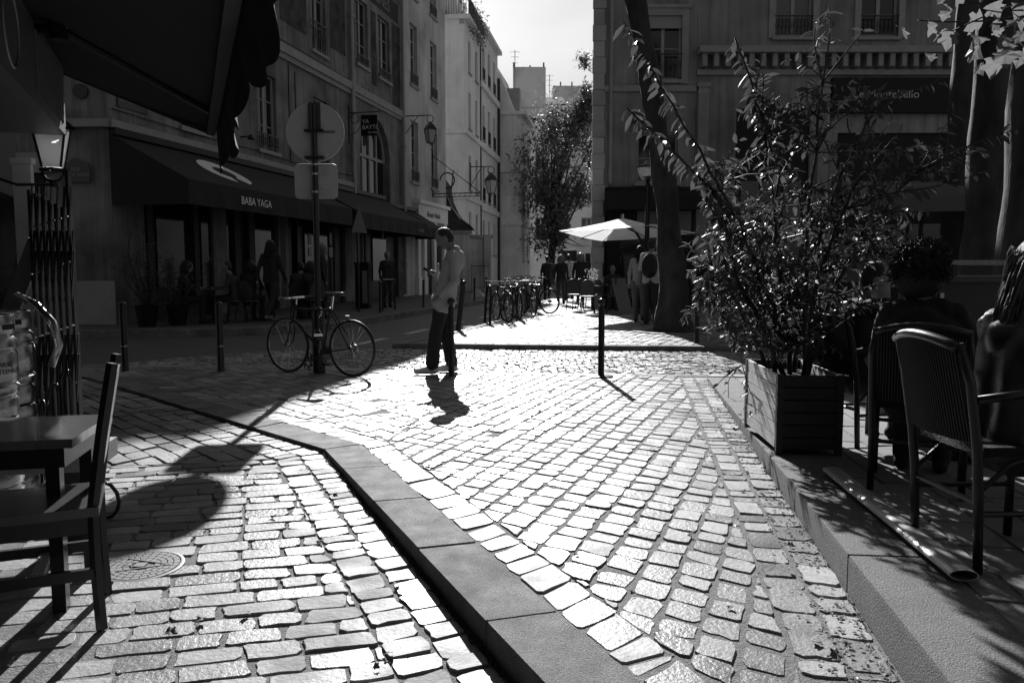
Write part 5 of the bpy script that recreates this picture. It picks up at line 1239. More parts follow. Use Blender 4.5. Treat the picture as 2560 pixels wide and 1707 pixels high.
# folding lattice gate, pushed together
fg = thing('folding_gate', 'black folding iron lattice gate pushed together behind the kegs', 'gate', (-2.68, 4.85, -.06), R(8))
for i in range(7):
    x = -.2 + i * .036; top = 1.78 - .02 * i if i < 6 else 1.9
    MB().b2((x - .008, -.03, .0), (x + .008, .03, top)).build('bar', M_IRON, fg)
    for z in (.12, .5, .62, 1.12, 1.24, 1.5):
        MB().bar((x, -.04, z), (x + .03, -.045, z + .3), .006, .022, (0, 1, 0)).build('lattice_strip', M_IRON, fg)
for z in (.15, .55, .9, 1.28, 1.55):
    for i in range(7): MB().cyl((-.2 + i * .036, -.06, z + .012 * i), (-.2 + i * .036, -.03, z + .012 * i), .008, n=6).build('rivet', M_STEEL, fg)
for i, (x, z) in enumerate(((-.24, .86), (-.2, .52), (-.12, .62), (-.05, .7))):
    MB().tube([(x, -.08, 0), (x, -.08, z - .05), (x + .015, -.08, z), (x + .04, -.08, z), (x + .05, -.08, z - .05), (x + .05, -.08, 0)], .011, 6).build('hoop', M_IRON, fg, smooth='all')
sc_ = MB().tube([(-2.45, 4.15, .06)] + [(-2.15 + .1 * (1 - k / 16) * math.cos(1.6 - k * .5), 4.1, .02 + .12 * (1 - k / 16) * math.sin(1.6 - k * .5)) for k in range(13)], .01, 6).build('iron_scroll', M_IRON, None, smooth='all'); tag(sc_, 'curled iron scroll lying on the cobbles beside the chair', 'iron scroll')
bn = thing('bench', 'thick wooden bench end poking out behind the dark chair', 'bench', (-2.32, 3.85, zl(-2.3, 3.8)), R(10))
MB().b2((-.6, -.19, .36), (.3, .19, .45)).build('seat', M_WOODL, bn)
for x in (-.5, .18): MB().b2((x - .05, -.15, 0), (x + .05, .15, .36)).build('leg', M_WOODD, bn)
# kegs
def make_keg(label, x, y, z, rz=0):
    d = thing('keg', label, 'keg', (x, y, z), rz, 'steel beer kegs stacked by the café')
    prof = [(.17, .0), (.185, .005), (.19, .03), (.19, .09), (.178, .105), (.195, .125), (.198, .16), (.185, .175), (.196, .19), (.196, .335), (.185, .35), (.198, .365), (.195, .4), (.178, .42), (.186, .435), (.19, .44), (.19, .51), (.185, .53), (.175, .533), (.172, .52), (.172, .45), (.12, .44), (.03, .445), (.03, .46)]
    MB().lathe(prof, 36).build('barrel', M_STEEL, d, smooth=True)
    for a in (.6, 2.7, 4.8):
        b = MB(); pts = []
        for k in range(9): t = a - .28 + .56 * k / 8; pts.append((.1915 * math.cos(t), .1915 * math.sin(t), .47 + .016))
        for k in range(9): t = a + .28 - .56 * k / 8; pts.append((.1915 * math.cos(t), .1915 * math.sin(t), .47 - .012))
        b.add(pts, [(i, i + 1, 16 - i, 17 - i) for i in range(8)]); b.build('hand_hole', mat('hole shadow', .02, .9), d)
    return d
K = [('beer keg on top of the front stack, lettered BROUWERIJ VAN STEENBERGE', -2.8, 4.12, .48, -.55), ('beer keg at the bottom of the front stack, under the lettered one', -2.8, 4.12, -.06, .2), ('beer keg on top of the rear stack behind the lettered keg', -2.97, 4.55, .48, 1), ('beer keg at the bottom of the rear stack', -2.97, 4.55, -.06, 2), ('single beer keg half cut by the frame edge below the lettered one', -2.7, 3.66, .03, 2.2)]
k0 = make_keg(*K[0])
for lab, x, y, z, rz in K[1:]: copy_tree(k0, (x, y, z), rz, lab)
ks = MB(); ks.b2((-2.9, 3.47, zl(-2.6, 3.6)), (-2.5, 3.85, .028)); tag(ks.build('crate', M_WOODD, None), 'low dark crate under the single keg at the frame edge', 'crate')
def wrapk(p): a = p.x / .1975; return (.1975 * math.sin(a), -.1975 * math.cos(a) - p.z * .5, p.y)
kt = mat('keg print', .06, .6)
fr = Matrix.Rotation(.55 + .52, 4, 'Z')
text_mesh('lettering', 'BROUWERIJ', .036, kt, k0, fr @ Matrix.Translation((0, 0, .278)), .0008, wrap=lambda p: wrapk(Vector((p.x + .02, p.y, p.z))), align='LEFT')
text_mesh('lettering', 'VAN STEENBERGE', .036, kt, k0, fr @ Matrix.Translation((0, 0, .243)), .0008, wrap=lambda p: wrapk(Vector((p.x + .02, p.y, p.z))), align='LEFT')
b = MB(); hx = [(-.02 + .034 * math.cos(R(60 * k + 30)), .262 + .036 * math.sin(R(60 * k + 30))) for k in range(6)]
b.tube([fr @ Vector((.1985 * math.sin(x / .1975), -.1985 * math.cos(x / .1975), z)) for x, z in hx], .004, 5, closed=True); hx2 = [(-.02 + .02 * math.cos(R(60 * k + 30)), .256 + .02 * math.sin(R(60 * k + 30))) for k in range(3)]
b.tube([fr @ Vector((.1985 * math.sin(x / .1975), -.1985 * math.cos(x / .1975), z)) for x, z in hx2], .004, 5); b.build('hexagon_emblem', kt, k0)
# table and chair
tb = thing('wooden_table', 'dark wooden table end beside the kegs, with a polished top', 'table', (-2.14, 3.16, zl(-2.1, 3.1)), R(12))
MB().b2((-.55, -.27, .66), (.42, .27, .695)).build('top', mat('polished table top', .1, .22, var=.3, vscale=10, stretch=(1, 6, 1)), tb); MB().b2((-.5, -.24, .58), (.38, .24, .66)).build('apron', M_BLKW, tb)
for x in (-.46, .33):
    for y in (-.2, .2): MB().b2((x - .025, y - .025, 0), (x + .025, y + .025, .58)).build('leg', M_BLKW, tb)
ch = thing('wooden_chair', 'dark wooden ladder chair with a pale backrest panel, nearest the frame edge', 'chair', (-1.8, 2.95, zl(-1.8, 2.9)), R(204))    # +x = facing
for y in (-.175, .175):
    MB().tube([(-.21, y, 0), (-.2, y, .25), (-.2, y, .47), (-.24, y, .75), (-.285, y, 1.0)], .02, 4).build('leg', M_BLKW, ch); MB().b2((.17, y - .018, 0), (.206, y + .018, .44)).build('leg', M_BLKW, ch)
    MB().b2((-.2, y - .012, .2), (.18, y + .012, .24)).build('stretcher', M_BLKW, ch)
MB().b2((-.22, -.2, .44), (.22, .2, .475)).build('seat', mat('polished seat', .06, .25, var=.3, vscale=12), ch); MB().b2((-.2, -.17, .37), (.19, .17, .44)).build('apron', M_BLKW, ch)
b = MB(); b.add([(-.215, -.155, .6), (-.215, .155, .6), (-.278, .155, .96), (-.278, -.155, .96), (-.235, -.155, .6), (-.235, .155, .6), (-.298, .155, .96), (-.298, -.155, .96)], [(0, 1, 2, 3), (7, 6, 5, 4), (0, 4, 5, 1), (3, 2, 6, 7)]); b.build('backrest', mat('pale varnished panel', .3, .3), ch)
MB().b2((-.02, -.17, .19), (.02, .17, .215)).build('cross_bar', M_WOODL, ch); MB().b2((.17, -.16, .13), (.195, .16, .17)).build('cross_bar', M_BLKW, ch)

# ================================================================ PEOPLE (one continuous surface each, grown from a blended field of tapered limbs)
def surface_nets(F, org, h):
    nx, ny, nz = F.shape; ins = F < 0
    c = np.zeros((nx - 1, ny - 1, nz - 1), int)
    for i in (0, 1):
        for j in (0, 1):
            for k in (0, 1): c += ins[i:nx - 1 + i, j:ny - 1 + j, k:nz - 1 + k]
    act = (c > 0) & (c < 8); idx = -np.ones(act.shape, int); I = np.argwhere(act); idx[act] = np.arange(len(I))
    pos = np.zeros((len(I), 3)); cnt = np.zeros(len(I))
    cor = [(i, j, k) for i in (0, 1) for j in (0, 1) for k in (0, 1)]
    for a in cor:
        for ax in range(3):
            if a[ax]: continue
            b = list(a); b[ax] = 1
            fa = F[I[:, 0] + a[0], I[:, 1] + a[1], I[:, 2] + a[2]]; fb = F[I[:, 0] + b[0], I[:, 1] + b[1], I[:, 2] + b[2]]
            m = (fa < 0) != (fb < 0); t = np.where(m, fa / np.where(fa - fb == 0, 1, fa - fb), 0)
            p = np.array(a, float)[None].repeat(len(I), 0); p[:, ax] += t
            pos[m] += p[m]; cnt[m] += 1
    V = (I + pos / cnt[:, None]) * h + org; Q = []
    for ax in range(3):
        o = [(1, 2), (2, 0), (0, 1)][ax]
        s0 = [slice(1, None)] * 3; s1 = [slice(1, None)] * 3; s0[ax] = slice(0, -1); s1[ax] = slice(1, None)
        a_, b_ = ins[tuple(s0)], ins[tuple(s1)]; E = np.argwhere(a_ != b_)
        if not len(E): continue
        fl = a_[tuple(E.T)]; E = E + np.array([0 if k == ax else 1 for k in range(3)])
        def cell(d1, d2):
            e = E.copy(); e[:, o[0]] -= d1; e[:, o[1]] -= d2
            ok = np.all((e >= 0) & (e < np.array(idx.shape)), axis=1); e = np.clip(e, 0, np.array(idx.shape) - 1); return np.where(ok, idx[tuple(e.T)], -1)
        q = np.stack([cell(1, 1), cell(0, 1), cell(0, 0), cell(1, 0)], 1); q[~fl] = q[~fl][:, ::-1]; Q.append(q[(q >= 0).all(1)])
    return V, np.concatenate(Q)

def prim_d(P, pr):
    if pr[0] == 'c':
        _, a, b, ra, rb = pr[:5]; a = np.array(a, float); b = np.array(b, float); d = b - a; L2 = max(d @ d, 1e-9)
        t = np.clip(((P - a) @ d) / L2, 0, 1); return np.linalg.norm(P - a - t[..., None] * d, axis=-1) - (ra + (rb - ra) * t)
    _, c, r, rot = pr[:4]; q = P - np.array(c, float)
    if rot is not None: q = q @ rot
    r = np.array(r, float); k = np.linalg.norm(q / r, axis=-1); return (k - 1) * r.min() * np.where(k > 1, 1, 1)

def roty(a): c, s = math.cos(a), math.sin(a); return np.array([[c, 0, s], [0, 1, 0], [-s, 0, c]]).T.T
def grow(name, prims, mats, vox=.014, k=.02, parent=None, noise=None):
    """prims: ('c',a,b,ra,rb,tag) tapered limb or ('e',centre,radii,rot,tag) ellipsoid"""
    lo, hi = np.full(3, 1e9), np.full(3, -1e9); bb = []
    for pr in prims:
        if pr[0] == 'c': r = max(pr[3], pr[4]); a = np.minimum(pr[1], pr[2]) - r; b = np.maximum(pr[1], pr[2]) + r
        else: r = max(pr[2]); a = np.array(pr[1]) - r; b = np.array(pr[1]) + r
        bb.append((a, b)); lo = np.minimum(lo, a); hi = np.maximum(hi, b)
    lo -= 3 * vox; hi += 3 * vox; n = np.ceil((hi - lo) / vox).astype(int) + 1
    F = np.full(n, 1.0)
    for pr, (a, b) in zip(prims, bb):
        i0 = np.maximum(0, ((a - lo - 2.5 * k) / vox).astype(int)); i1 = np.minimum(n, ((b - lo + 2.5 * k) / vox).astype(int) + 2)
        sl = tuple(slice(p, q) for p, q in zip(i0, i1))
        G = np.stack(np.meshgrid(*[lo[d] + vox * np.arange(i0[d], i1[d]) for d in range(3)], indexing='ij'), -1)
        D = prim_d(G, pr); tg = pr[-1]
        if noise and tg in noise:
            am, fq = noise[tg]; D = D + am * (.9 - 1.8 * np.abs(np.sin(G[..., 2] * fq * .55 + G[..., 0] * fq * .5 + 1.5 * np.sin(G[..., 1] * fq * .35 + G[..., 2] * 5)))) * (.5 + .5 * np.sin(G[..., 2] * 9 + G[..., 0] * 7)) + .6 * am * (np.sin(G[..., 0] * fq + 2 * np.sin(G[..., 1] * fq * .7)) * np.sin(G[..., 1] * fq + 1.3) + np.sin(G[..., 2] * fq * .9 + 2 * np.sin(G[..., 0] * fq * .6)) * .6)
        C = F[sl]; hh = np.clip(.5 + .5 * (C - D) / k, 0, 1); F[sl] = C * (1 - hh) + D * hh - k * hh * (1 - hh)
    V, Q = surface_nets(F, lo, vox)
    tags = list(mats); me = bpy.data.meshes.new(name)
    cen = V[Q].mean(1); best = np.full(len(cen), 9.0); ti = np.zeros(len(cen), int)
    for pr in prims:
        d = prim_d(cen, pr); m = d < best; best[m] = d[m]; ti[m] = tags.index(pr[-1])
    me.vertices.add(len(V)); me.vertices.foreach_set('co', V.ravel()); me.loops.add(len(Q) * 4); me.loops.foreach_set('vertex_index', Q.ravel())
    me.polygons.add(len(Q)); me.polygons.foreach_set('loop_start', np.arange(0, len(Q) * 4, 4)); me.polygons.foreach_set('loop_total', np.full(len(Q), 4))
    for t in tags: me.materials.append(mats[t])
    me.polygons.foreach_set('material_index', ti); me.polygons.foreach_set('use_smooth', np.ones(len(Q), bool)); me.update(calc_edges=True); me.validate()
    return link(name, me, parent)

def joints(H=1.72, sit=False, stride=0.0, lean=0.0, **ov):
    s = H / 1.75
    if not sit:
        J = dict(pel=(0, 0, .93), wai=(0, 0, 1.08), che=(.0, 0, 1.3), nec=(.0, 0, 1.47), hea=(.025, 0, 1.63))
        for n, y in (('l', 1), ('r', -1)):
            f = stride * y
            J.update({n + 'sho': (-.01, .175 * y, 1.41), n + 'elb': (-.03 - .12 * f, .235 * y, 1.13), n + 'wri': (.03 - .25 * f, .24 * y, .9),
                      n + 'hip': (0, .09 * y, .9), n + 'kne': (.03 + .2 * f, .095 * y, .49), n + 'ank': (-.02 + .3 * f - (.1 if f < 0 else 0), .095 * y, .09 + (.07 if f < 0 else 0))})
    else:
        J = dict(pel=(0, 0, .53), wai=(.0, 0, .68), che=(.02, 0, .9), nec=(.05, 0, 1.07), hea=(.085, 0, 1.22))
        for n, y in (('l', 1), ('r', -1)):
            J.update({n + 'sho': (.03, .175 * y, 1.0), n + 'elb': (.14, .25 * y, .76), n + 'wri': (.36, .16 * y, .76), n + 'hip': (.02, .09 * y, .53), n + 'kne': (.43, .11 * y, .52), n + 'ank': (.42, .11 * y, .09)})
    J = {k: tuple(v * s for v in p) for k, p in J.items()}
    if lean:
        for q in J:
            if q[1:] not in ('kne', 'ank', 'hip') and q != 'pel': x, y, z = J[q]; J[q] = (x + lean * (z - J['pel'][2]), y, z)
    J.update(ov); return J

def figure(name, label, loc, rz, J, mats, H=1.72, hair='short', nod=0.0, vox=.014, cat='person', group=None, skirt=0, sleeves=True, fingers=False, extra=(), headyaw=0, wide=1.0, trouser=1.0, noise=None):
    s = H / 1.75; P = []; v = lambda k: np.array(J[k], float)
    # head
    h = v('hea'); rot = roty(nod); R_ = np.array([[math.cos(headyaw), -math.sin(headyaw), 0], [math.sin(headyaw), math.cos(headyaw), 0], [0, 0, 1]])
    def hp(x, y, z):
        q = np.array([x, y, z]) * s; c, sn = math.cos(nod), math.sin(nod)
        return h + R_ @ np.array([c * q[0] + sn * q[2], q[1], -sn * q[0] + c * q[2]])
    hr = np.array([[math.cos(nod), 0, math.sin(nod)], [0, 1, 0], [-math.sin(nod), 0, math.cos(nod)]]); hr = R_ @ hr
    P += [('e', hp(0, 0, .02), (.098 * s, .075 * s, .108 * s), hr, 'skin'), ('e', hp(.025, 0, -.06), (.066 * s, .055 * s, .06 * s), hr, 'skin'), ('c', hp(.09, 0, .0), hp(.108, 0, -.025), .01 * s, .014 * s, 'skin'), ('c', hp(.085, .02, -.062), hp(.085, -.02, -.062), .009 * s, .009 * s, 'skin'), ('c', hp(.083, .03, .022), hp(.083, -.03, .022), .012 * s, .012 * s, 'skin'),
          ('e', hp(-.005, .076, -.01), (.022 * s, .012 * s, .033 * s), hr, 'skin'), ('e', hp(-.005, -.076, -.01), (.022 * s, .012 * s, .033 * s), hr, 'skin')]
    if hair == 'short': P += [('e', hp(-.02, 0, .043), (.094 * s, .0785 * s, .088 * s), hr, 'hair'), ('e', hp(-.05, 0, .0), (.065 * s, .08 * s, .09 * s), hr, 'hair')]
    elif hair == 'long': P += [('e', hp(-.02, 0, .04), (.103 * s, .088 * s, .1 * s), hr, 'hair'), ('e', hp(-.05, 0, -.06), (.065 * s, .085 * s, .12 * s), hr, 'hair'), ('c', hp(-.03, .075, .0), hp(-.02, .085, -.2), .035 * s, .03 * s, 'hair'), ('c', hp(-.03, -.075, .0), hp(-.02, -.085, -.2), .035 * s, .03 * s, 'hair'), ('e', hp(-.065, 0, -.17), (.045 * s, .085 * s, .13 * s), hr, 'hair')]
    elif hair == 'bushy': P += [('e', hp(-.03, 0, .05), (.128 * s, .13 * s, .125 * s), hr, 'hair'), ('e', hp(-.05, 0, -.03), (.115 * s, .125 * s, .11 * s), hr, 'hair')]
    elif hair == 'bob': P += [('e', hp(-.02, 0, .04), (.115 * s, .105 * s, .11 * s), hr, 'hair'), ('e', hp(-.05, 0, -.04), (.09 * s, .115 * s, .11 * s), hr, 'hair'), ('c', hp(-.0, .095, .02), hp(.01, .1, -.1), .04 * s, .038 * s, 'hair'), ('c', hp(-.0, -.095, .02), hp(.01, -.1, -.1), .04 * s, .038 * s, 'hair')]
    P += [('c', hp(-.02, 0, -.07), v('nec') + (-.01 * s, 0, -.02 * s), .052 * s, .058 * s, 'skin')]
    # trunk
    ch, wa, pe = v('che'), v('wai'), v('pel'); o = np.array([0, .075 * s * wide, 0])
    for sg_ in (-1, 1):
        P += [('c', ch + o * sg_, wa + o * sg_ * .85, .108 * s * wide, .1 * s * wide, 'top'), ('c', wa + o * sg_ * .85, pe + o * sg_ * .95 + (0, 0, -.03 * s), .1 * s * wide, .112 * s * wide, 'top' if not skirt else 'top')]
    P += [('c', v('lsho') * .8 + v('rsho') * .2, v('rsho') * .8 + v('lsho') * .2, .078 * s * wide, .078 * s * wide, 'top'), ('c', v('nec') + (-.01, 0, -.05 * s), ch + (0, 0, .05 * s), .075 * s, .12 * s, 'top')]
    for n in 'lr':
        P += [('c', v(n + 'sho'), v(n + 'elb'), .06 * s * wide, .047 * s * wide, 'top'), ('c', v(n + 'elb'), v(n + 'wri'), .045 * s * wide if sleeves else .038 * s, .033 * s, 'top' if sleeves else 'skin')]
        d = v(n + 'wri') - v(n + 'elb'); d = d / np.linalg.norm(d); hd = J.get(n + 'han'); tip = np.array(hd, float) if hd is not None else v(n + 'wri') + d * .085 * s
        P += [('c', v(n + 'wri'), v(n + 'wri') + (tip - v(n + 'wri')) * .8, .026 * s, .03 * s, 'skin')]
        e = (tip - v(n + 'wri')); e = e / max(np.linalg.norm(e), 1e-6); u = np.cross(e, (0, 1, 0.01)); u /= np.linalg.norm(u); w_ = np.cross(e, u)
        for q in range(4): P += [('c', tip + w_ * (q - 1.5) * .018 * s, tip + w_ * (q - 1.5) * .02 * s + e * (.06 - .012 * abs(q - 1.3)) * s + u * .02 * s, .0095 * s, .008 * s, 'skin')]
        P += [('c', v(n + 'wri') + e * .03 * s - w_ * .02 * s, v(n + 'wri') + e * .07 * s - w_ * .05 * s, .012 * s, .009 * s, 'skin')]
        tl = v(n + 'kne'); P += [('c', v(n + 'hip'), tl, .09 * s * trouser, .066 * s * trouser, 'bottom'), ('c', tl, v(n + 'ank'), .062 * s * trouser, .052 * s * trouser, 'bottom')]
        a = v(n + 'ank'); f = J.get(n + 'toe'); f = np.array(f, float) if f is not None else a + (.17 * s, 0, -.055 * s)
        P += [('c', a + (-.04 * s, 0, -.045 * s), a + (0, 0, -.02), .038 * s, .045 * s, 'shoes'), ('c', a + (-.03 * s, 0, -.05 * s), f, .04 * s, .033 * s, 'shoes'), ('c', a + (.03 * s, 0, -.03 * s), f + (-.02, 0, 0), .04 * s, .03 * s, 'shoes')]
    P += [('c', pe + (0, .06 * s, -.06 * s), pe + (0, -.06 * s, -.06 * s), .105 * s * wide, .105 * s * wide, 'bottom')]
    if skirt: P += [('c', pe + (0, .05, -.05), pe + (.05, .08, -skirt), .12 * s, .17 * s, 'bottom'), ('c', pe + (0, -.05, -.05), pe + (.05, -.08, -skirt), .12 * s, .17 * s, 'bottom')]
    P += list(extra)
    base = dict(skin=M_SKIN, hair=M_HAIRD, top=M_BLK, bottom=M_BLK, shoes=M_BLK); base.update(mats)
    ns = dict(top=(.0035, 38), bottom=(.004, 30)); ns.update(noise or {})
    if hair == 'bushy': ns['hair'] = (.008, 130)
    elif hair in ('long', 'bob'): ns['hair'] = (.005, 60)
    ob = grow(name, P, base, vox, .011 * s, None, ns)
    ob.location = loc; ob.rotation_euler = (0, 0, rz); tag(ob, label, cat, group)
    if hair in ('bushy', 'long', 'bob'):                 # loose strands and curls over the mass of hair
        b = MB(); near_ = loc[1] < 8; cnt_ = 620 if hair == 'bushy' else (420 if near_ else 90)
        for _ in range(cnt_):
            t = rnd.uniform(0, 2 * math.pi); z = rnd.uniform(-.45, 1)
            if hair == 'bushy':
                r0 = .122 + .02 * rnd.random(); q = np.array([math.cos(t) * math.sqrt(1 - z * z), math.sin(t) * math.sqrt(1 - z * z), z]) * r0
                if q[0] > .06 and q[2] < .05: continue
                pts, d = [], q / r0
                for k in range(5): pts.append(Vector(hp(*(q + np.array([-.03, 0, .04]))))); q = q + d * .007 + np.array([rnd.gauss(0, .009), rnd.gauss(0, .009), rnd.gauss(-.002, .009)])
                b.tube(pts, [.0035, .0045, .0045, .0035, .0015], 4)
            else:
                if math.cos(t) > .35: continue
                q = np.array([math.cos(t) * .1 - .02, math.sin(t) * .09, .02 + .08 * max(z, -.1)]); pts = []; ln = (.075 if hair == 'long' else .05) * rnd.uniform(.7, 1.1); ph_ = rnd.uniform(0, 6)
                for k in range(6): pts.append(Vector(hp(q[0] + .012 * math.sin(k * 1.3 + ph_), q[1] + .012 * math.cos(k * 1.1 + ph_), q[2]))); q = q + np.array([math.cos(t) * .006, math.sin(t) * .009, -ln if k else -ln * .5])
                rr = .0025 if near_ else .006; b.tube(pts, [rr, rr * 1.4, rr * 1.4, rr * 1.2, rr, rr * .4], 3)
        b.build('hair', base['hair'], ob, smooth='all', kind='stuff')
    return ob, hp

C_ = lambda n, g, r_=.8: mat(n, g, r_, bump=.3, bscale=250)
M_WHITEC, M_GREYC, M_DKC, M_JEAN = C_('white cotton', .6), C_('light jacket cloth', .4), C_('dark cloth', .02), C_('washed denim', .1)
M_SHOEW = mat('white leather', .65, .45)
# --- the man reading his phone
J = dict(pel=(-.05, 0, .9), wai=(-.075, 0, 1.03), che=(-.14, 0, 1.27), nec=(-.15, 0, 1.46), hea=(-.055, 0, 1.605),
         lsho=(-.17, .18, 1.39), lelb=(-.185, .27, 1.11), lwri=(-.02, .235, .94), lhan=(.04, .2, .89),
         rsho=(-.14, -.17, 1.39), relb=(-.11, -.24, 1.13), rwri=(.06, -.12, 1.19), rhan=(.12, -.08, 1.215),
         lhip=(-.03, .09, .88), lkne=(.06, .1, .47), lank=(.1, .1, .09), ltoe=(.29, .115, .035), rhip=(-.06, -.09, .88), rkne=(-.07, -.1, .47), rank=(-.13, -.1, .09), rtoe=(.05, -.12, .035))
ex = [('c', (-.03, .09, .88), (-.03, -.09, .88), .13, .13, 'top'), ('c', (-.09, .1, 1.05), (-.04, .1, .85), .12, .135, 'top'), ('c', (-.09, -.1, 1.05), (-.04, -.1, .85), .12, .135, 'top'), ('c', (-.2, .06, 1.33), (-.2, -.06, 1.33), .1, .1, 'top'), ('c', (-.19, .05, 1.47), (-.19, -.05, 1.47), .05, .05, 'top'), ('c', (-.17, .075, 1.46), (-.1, .06, 1.43), .03, .025, 'top'), ('c', (-.17, -.075, 1.46), (-.1, -.06, 1.43), .03, .025, 'top'), ('c', (.06, .12, .875), (-.17, .14, .86), .035, .035, 'top'), ('c', (.07, .1, .87), (.08, -.1, .87), .03, .03, 'top'), ('c', (.02, .0, 1.3), (.065, .0, .9), .02, .03, 'top'), ('c', (-.24, .08, 1.42), (-.24, -.08, 1.42), .045, .045, 'top'),
      ('c', (.06, .1, .47), (.1, .1, .12), .078, .075, 'bottom'), ('c', (-.07, -.1, .47), (-.13, -.1, .12), .078, .075, 'bottom')]
man, hp = figure('person', 'man in a light jacket and dark trousers standing with a phone in his hand', (-.86, 9.55, .004), R(184), J, dict(top=M_GREYC, bottom=M_DKC, shoes=M_SHOEW), 1.75, 'short', .55, .0105, fingers=True, extra=ex, noise=dict(top=(.007, 34), bottom=(.006, 34)), wide=1.06, trouser=1.08)
ph = thing('mobile_phone', 'dark mobile phone held up by the standing man', 'phone', (-.86, 9.55, .004), R(184)); MB().bar((.06, -.075, 1.2), (.2, -.06, 1.255), .075, .009, (0, -.3, 1)).build('body', mat('phone black', .01, .15), ph)
# --- walkers up the street
fh = mat('brown curly hair', .09, .45, trans=.15)
figure('person', 'walking woman with loose fair curls, dark jacket and wide trousers', (1.67, 27.2, ZP), R(-92), joints(1.66, stride=.45), dict(top=M_DKC, bottom=C_('grey trousers', .06), shoes=M_DKC, hair=M_HAIRL), 1.66, 'bob', 0, .02, noise=dict(hair=(.012, 55)))
figure('person', 'walking woman in an open dark jacket with a shoulder strap', (2.28, 26.6, ZP), R(-88), joints(1.72, stride=-.5), dict(top=M_DKC, bottom=M_JEAN, shoes=M_WHITEC, hair=fh), 1.72, 'long', 0, .02)
figure('person', 'man in a white shirt walking away between the two women', (2.12, 29.8, ZP), R(95), joints(1.74, stride=.3), dict(top=M_WHITEC, bottom=M_DKC, shoes=M_DKC), 1.74, 'short', 0, .024)
figure('person', 'half-hidden passer-by behind the parked bicycles', (1.35, 30.5, ZP), R(80), joints(1.68, stride=.2), dict(top=M_DKC, bottom=M_DKC), 1.68, 'short', 0, .026)
# --- couple by the tree
figure('person', 'man in a white T-shirt wearing a black backpack beside the plane tree', (3.02, 17.3, ZP), R(68), joints(1.84, lelb=(.02, .25, 1.18), relb=(.04, -.26, 1.18), rwri=(.14, -.22, .98)), dict(top=M_WHITEC, bottom=C_('charcoal trousers', .04), shoes=M_DKC), 1.84, 'short', 0, .016, sleeves=False, headyaw=-.3)
bpk = grow('backpack', [('e', (-.2, 0, 1.27), (.12, .17, .26), None, 'top'), ('e', (-.24, 0, 1.14), (.11, .15, .14), None, 'top'), ('c', (-.1, .13, 1.5), (.06, .14, 1.5), .02, .02, 'top'), ('c', (-.1, -.13, 1.5), (.06, -.14, 1.5), .02, .02, 'top')], dict(top=C_('black nylon', .008, .6)), .016); bpk.location = (3.02, 17.3, ZP); bpk.rotation_euler = (0, 0, R(68)); tag(bpk, 'black backpack on the back of the man in the white T-shirt', 'backpack')
figure('person', 'long-haired woman in a pale coat and wide trousers behind the backpack man', (2.86, 17.85, ZP), R(75), joints(1.7, stride=.15), dict(top=C_('pale coat', .4), bottom=C_('wide grey trousers', .12), shoes=M_DKC, hair=M_HAIRD), 1.7, 'long', 0, .018, trouser=1.25)
figure('person', 'waiter in dark clothes sitting at the far café behind the chairs', (2.95, 23.4, ZP), R(-100), joints(1.7, sit=True), dict(top=M_DKC, bottom=M_DKC, shoes=M_DKC), 1.7, 'short', 0, .022)
figure('person', 'dark-clad person standing behind the plane tree, half hidden by the shrub', (4.25, 15.6, ZP), R(-110), joints(1.72), dict(top=M_DKC, bottom=M_DKC), 1.72, 'short', 0, .022)
# --- on the left pavement
figure('person', 'walker with a shoulder bag seen from behind on the shaded pavement', (-5.25, 17.4, ZS), R(75), joints(1.76, stride=.7), dict(top=C_('dark coat', .015), bottom=C_('grey jeans', .02), shoes=C_('pale soles', .2), hair=M_HAIRD), 1.76, 'long', 0, .016)
figure('person', 'long fair-haired person standing under the awning, behind the sign pole', (-4.4, 18.6, ZS), R(20), joints(1.7), dict(top=M_DKC, bottom=M_DKC, hair=M_HAIRL), 1.7, 'long', 0, .018)
figure('person', 'person in dark clothes standing by the barrier near the pale shopfront', (-3.75, 24.0, ZS), R(-60), joints(1.66), dict(top=M_DKC, bottom=M_DKC), 1.66, 'short', 0, .022)
def cafe_table_(label, x, y, s_=.36):
    d = thing('cafe_table', label, 'table', (x, y, ZS), R(12)); MB().box((0, 0, .72), (s_ * 2, s_ * 2, .03)).build('top', mat('dark table top', .06, .25), d); MB().cyl((0, 0, 0), (0, 0, .71), .03, n=8).build('pedestal', M_IRON2, d); MB().box((0, 0, .015), (.42, .42, .03)).build('foot', M_IRON2, d)
cafe_table_('dark pavement table under the lettered awning, farther from the walker', -6.35, 17.0)
cafe_table_('dark pavement table under the lettered awning, nearest the walker', -5.7, 18.1)
cafe_table_('dark pavement table just right of the walker', -4.95, 19.0)
for i, (lab, x, y, a, tp) in enumerate((('seated guest in dark clothes at the far left pavement table', -6.95, 16.75, 15, .01), ('seated guest in a pale top leaning over the pavement table', -6.0, 17.25, 195, .04), ('seated guest with back to us behind the bollard', -5.75, 17.4, 80, .012), ('seated guest in a light top right of the walker', -4.9, 18.45, 95, .04), ('seated guest in a dark top beside the sign pole', -4.5, 18.1, 130, .02))):
    figure('person', lab, (x, y, ZS), R(a), joints(1.7, sit=True, lean=.1), dict(top=C_('guest top %d' % i, tp), bottom=M_DKC), 1.7, 'short' if i % 2 else 'bob', .1, .018)
    copy_tree(cc, (x - .02 * math.cos(R(a)), y - .02 * math.sin(R(a)), ZS), R(a), ['bistro chair of the far left pavement guest', 'bistro chair of the guest in the pale top', 'bistro chair of the guest sitting back to us', 'bistro chair of the guest in the light top', 'bistro chair of the guest beside the sign pole'][i])['group'] = 'bistro chairs on the shaded pavement'
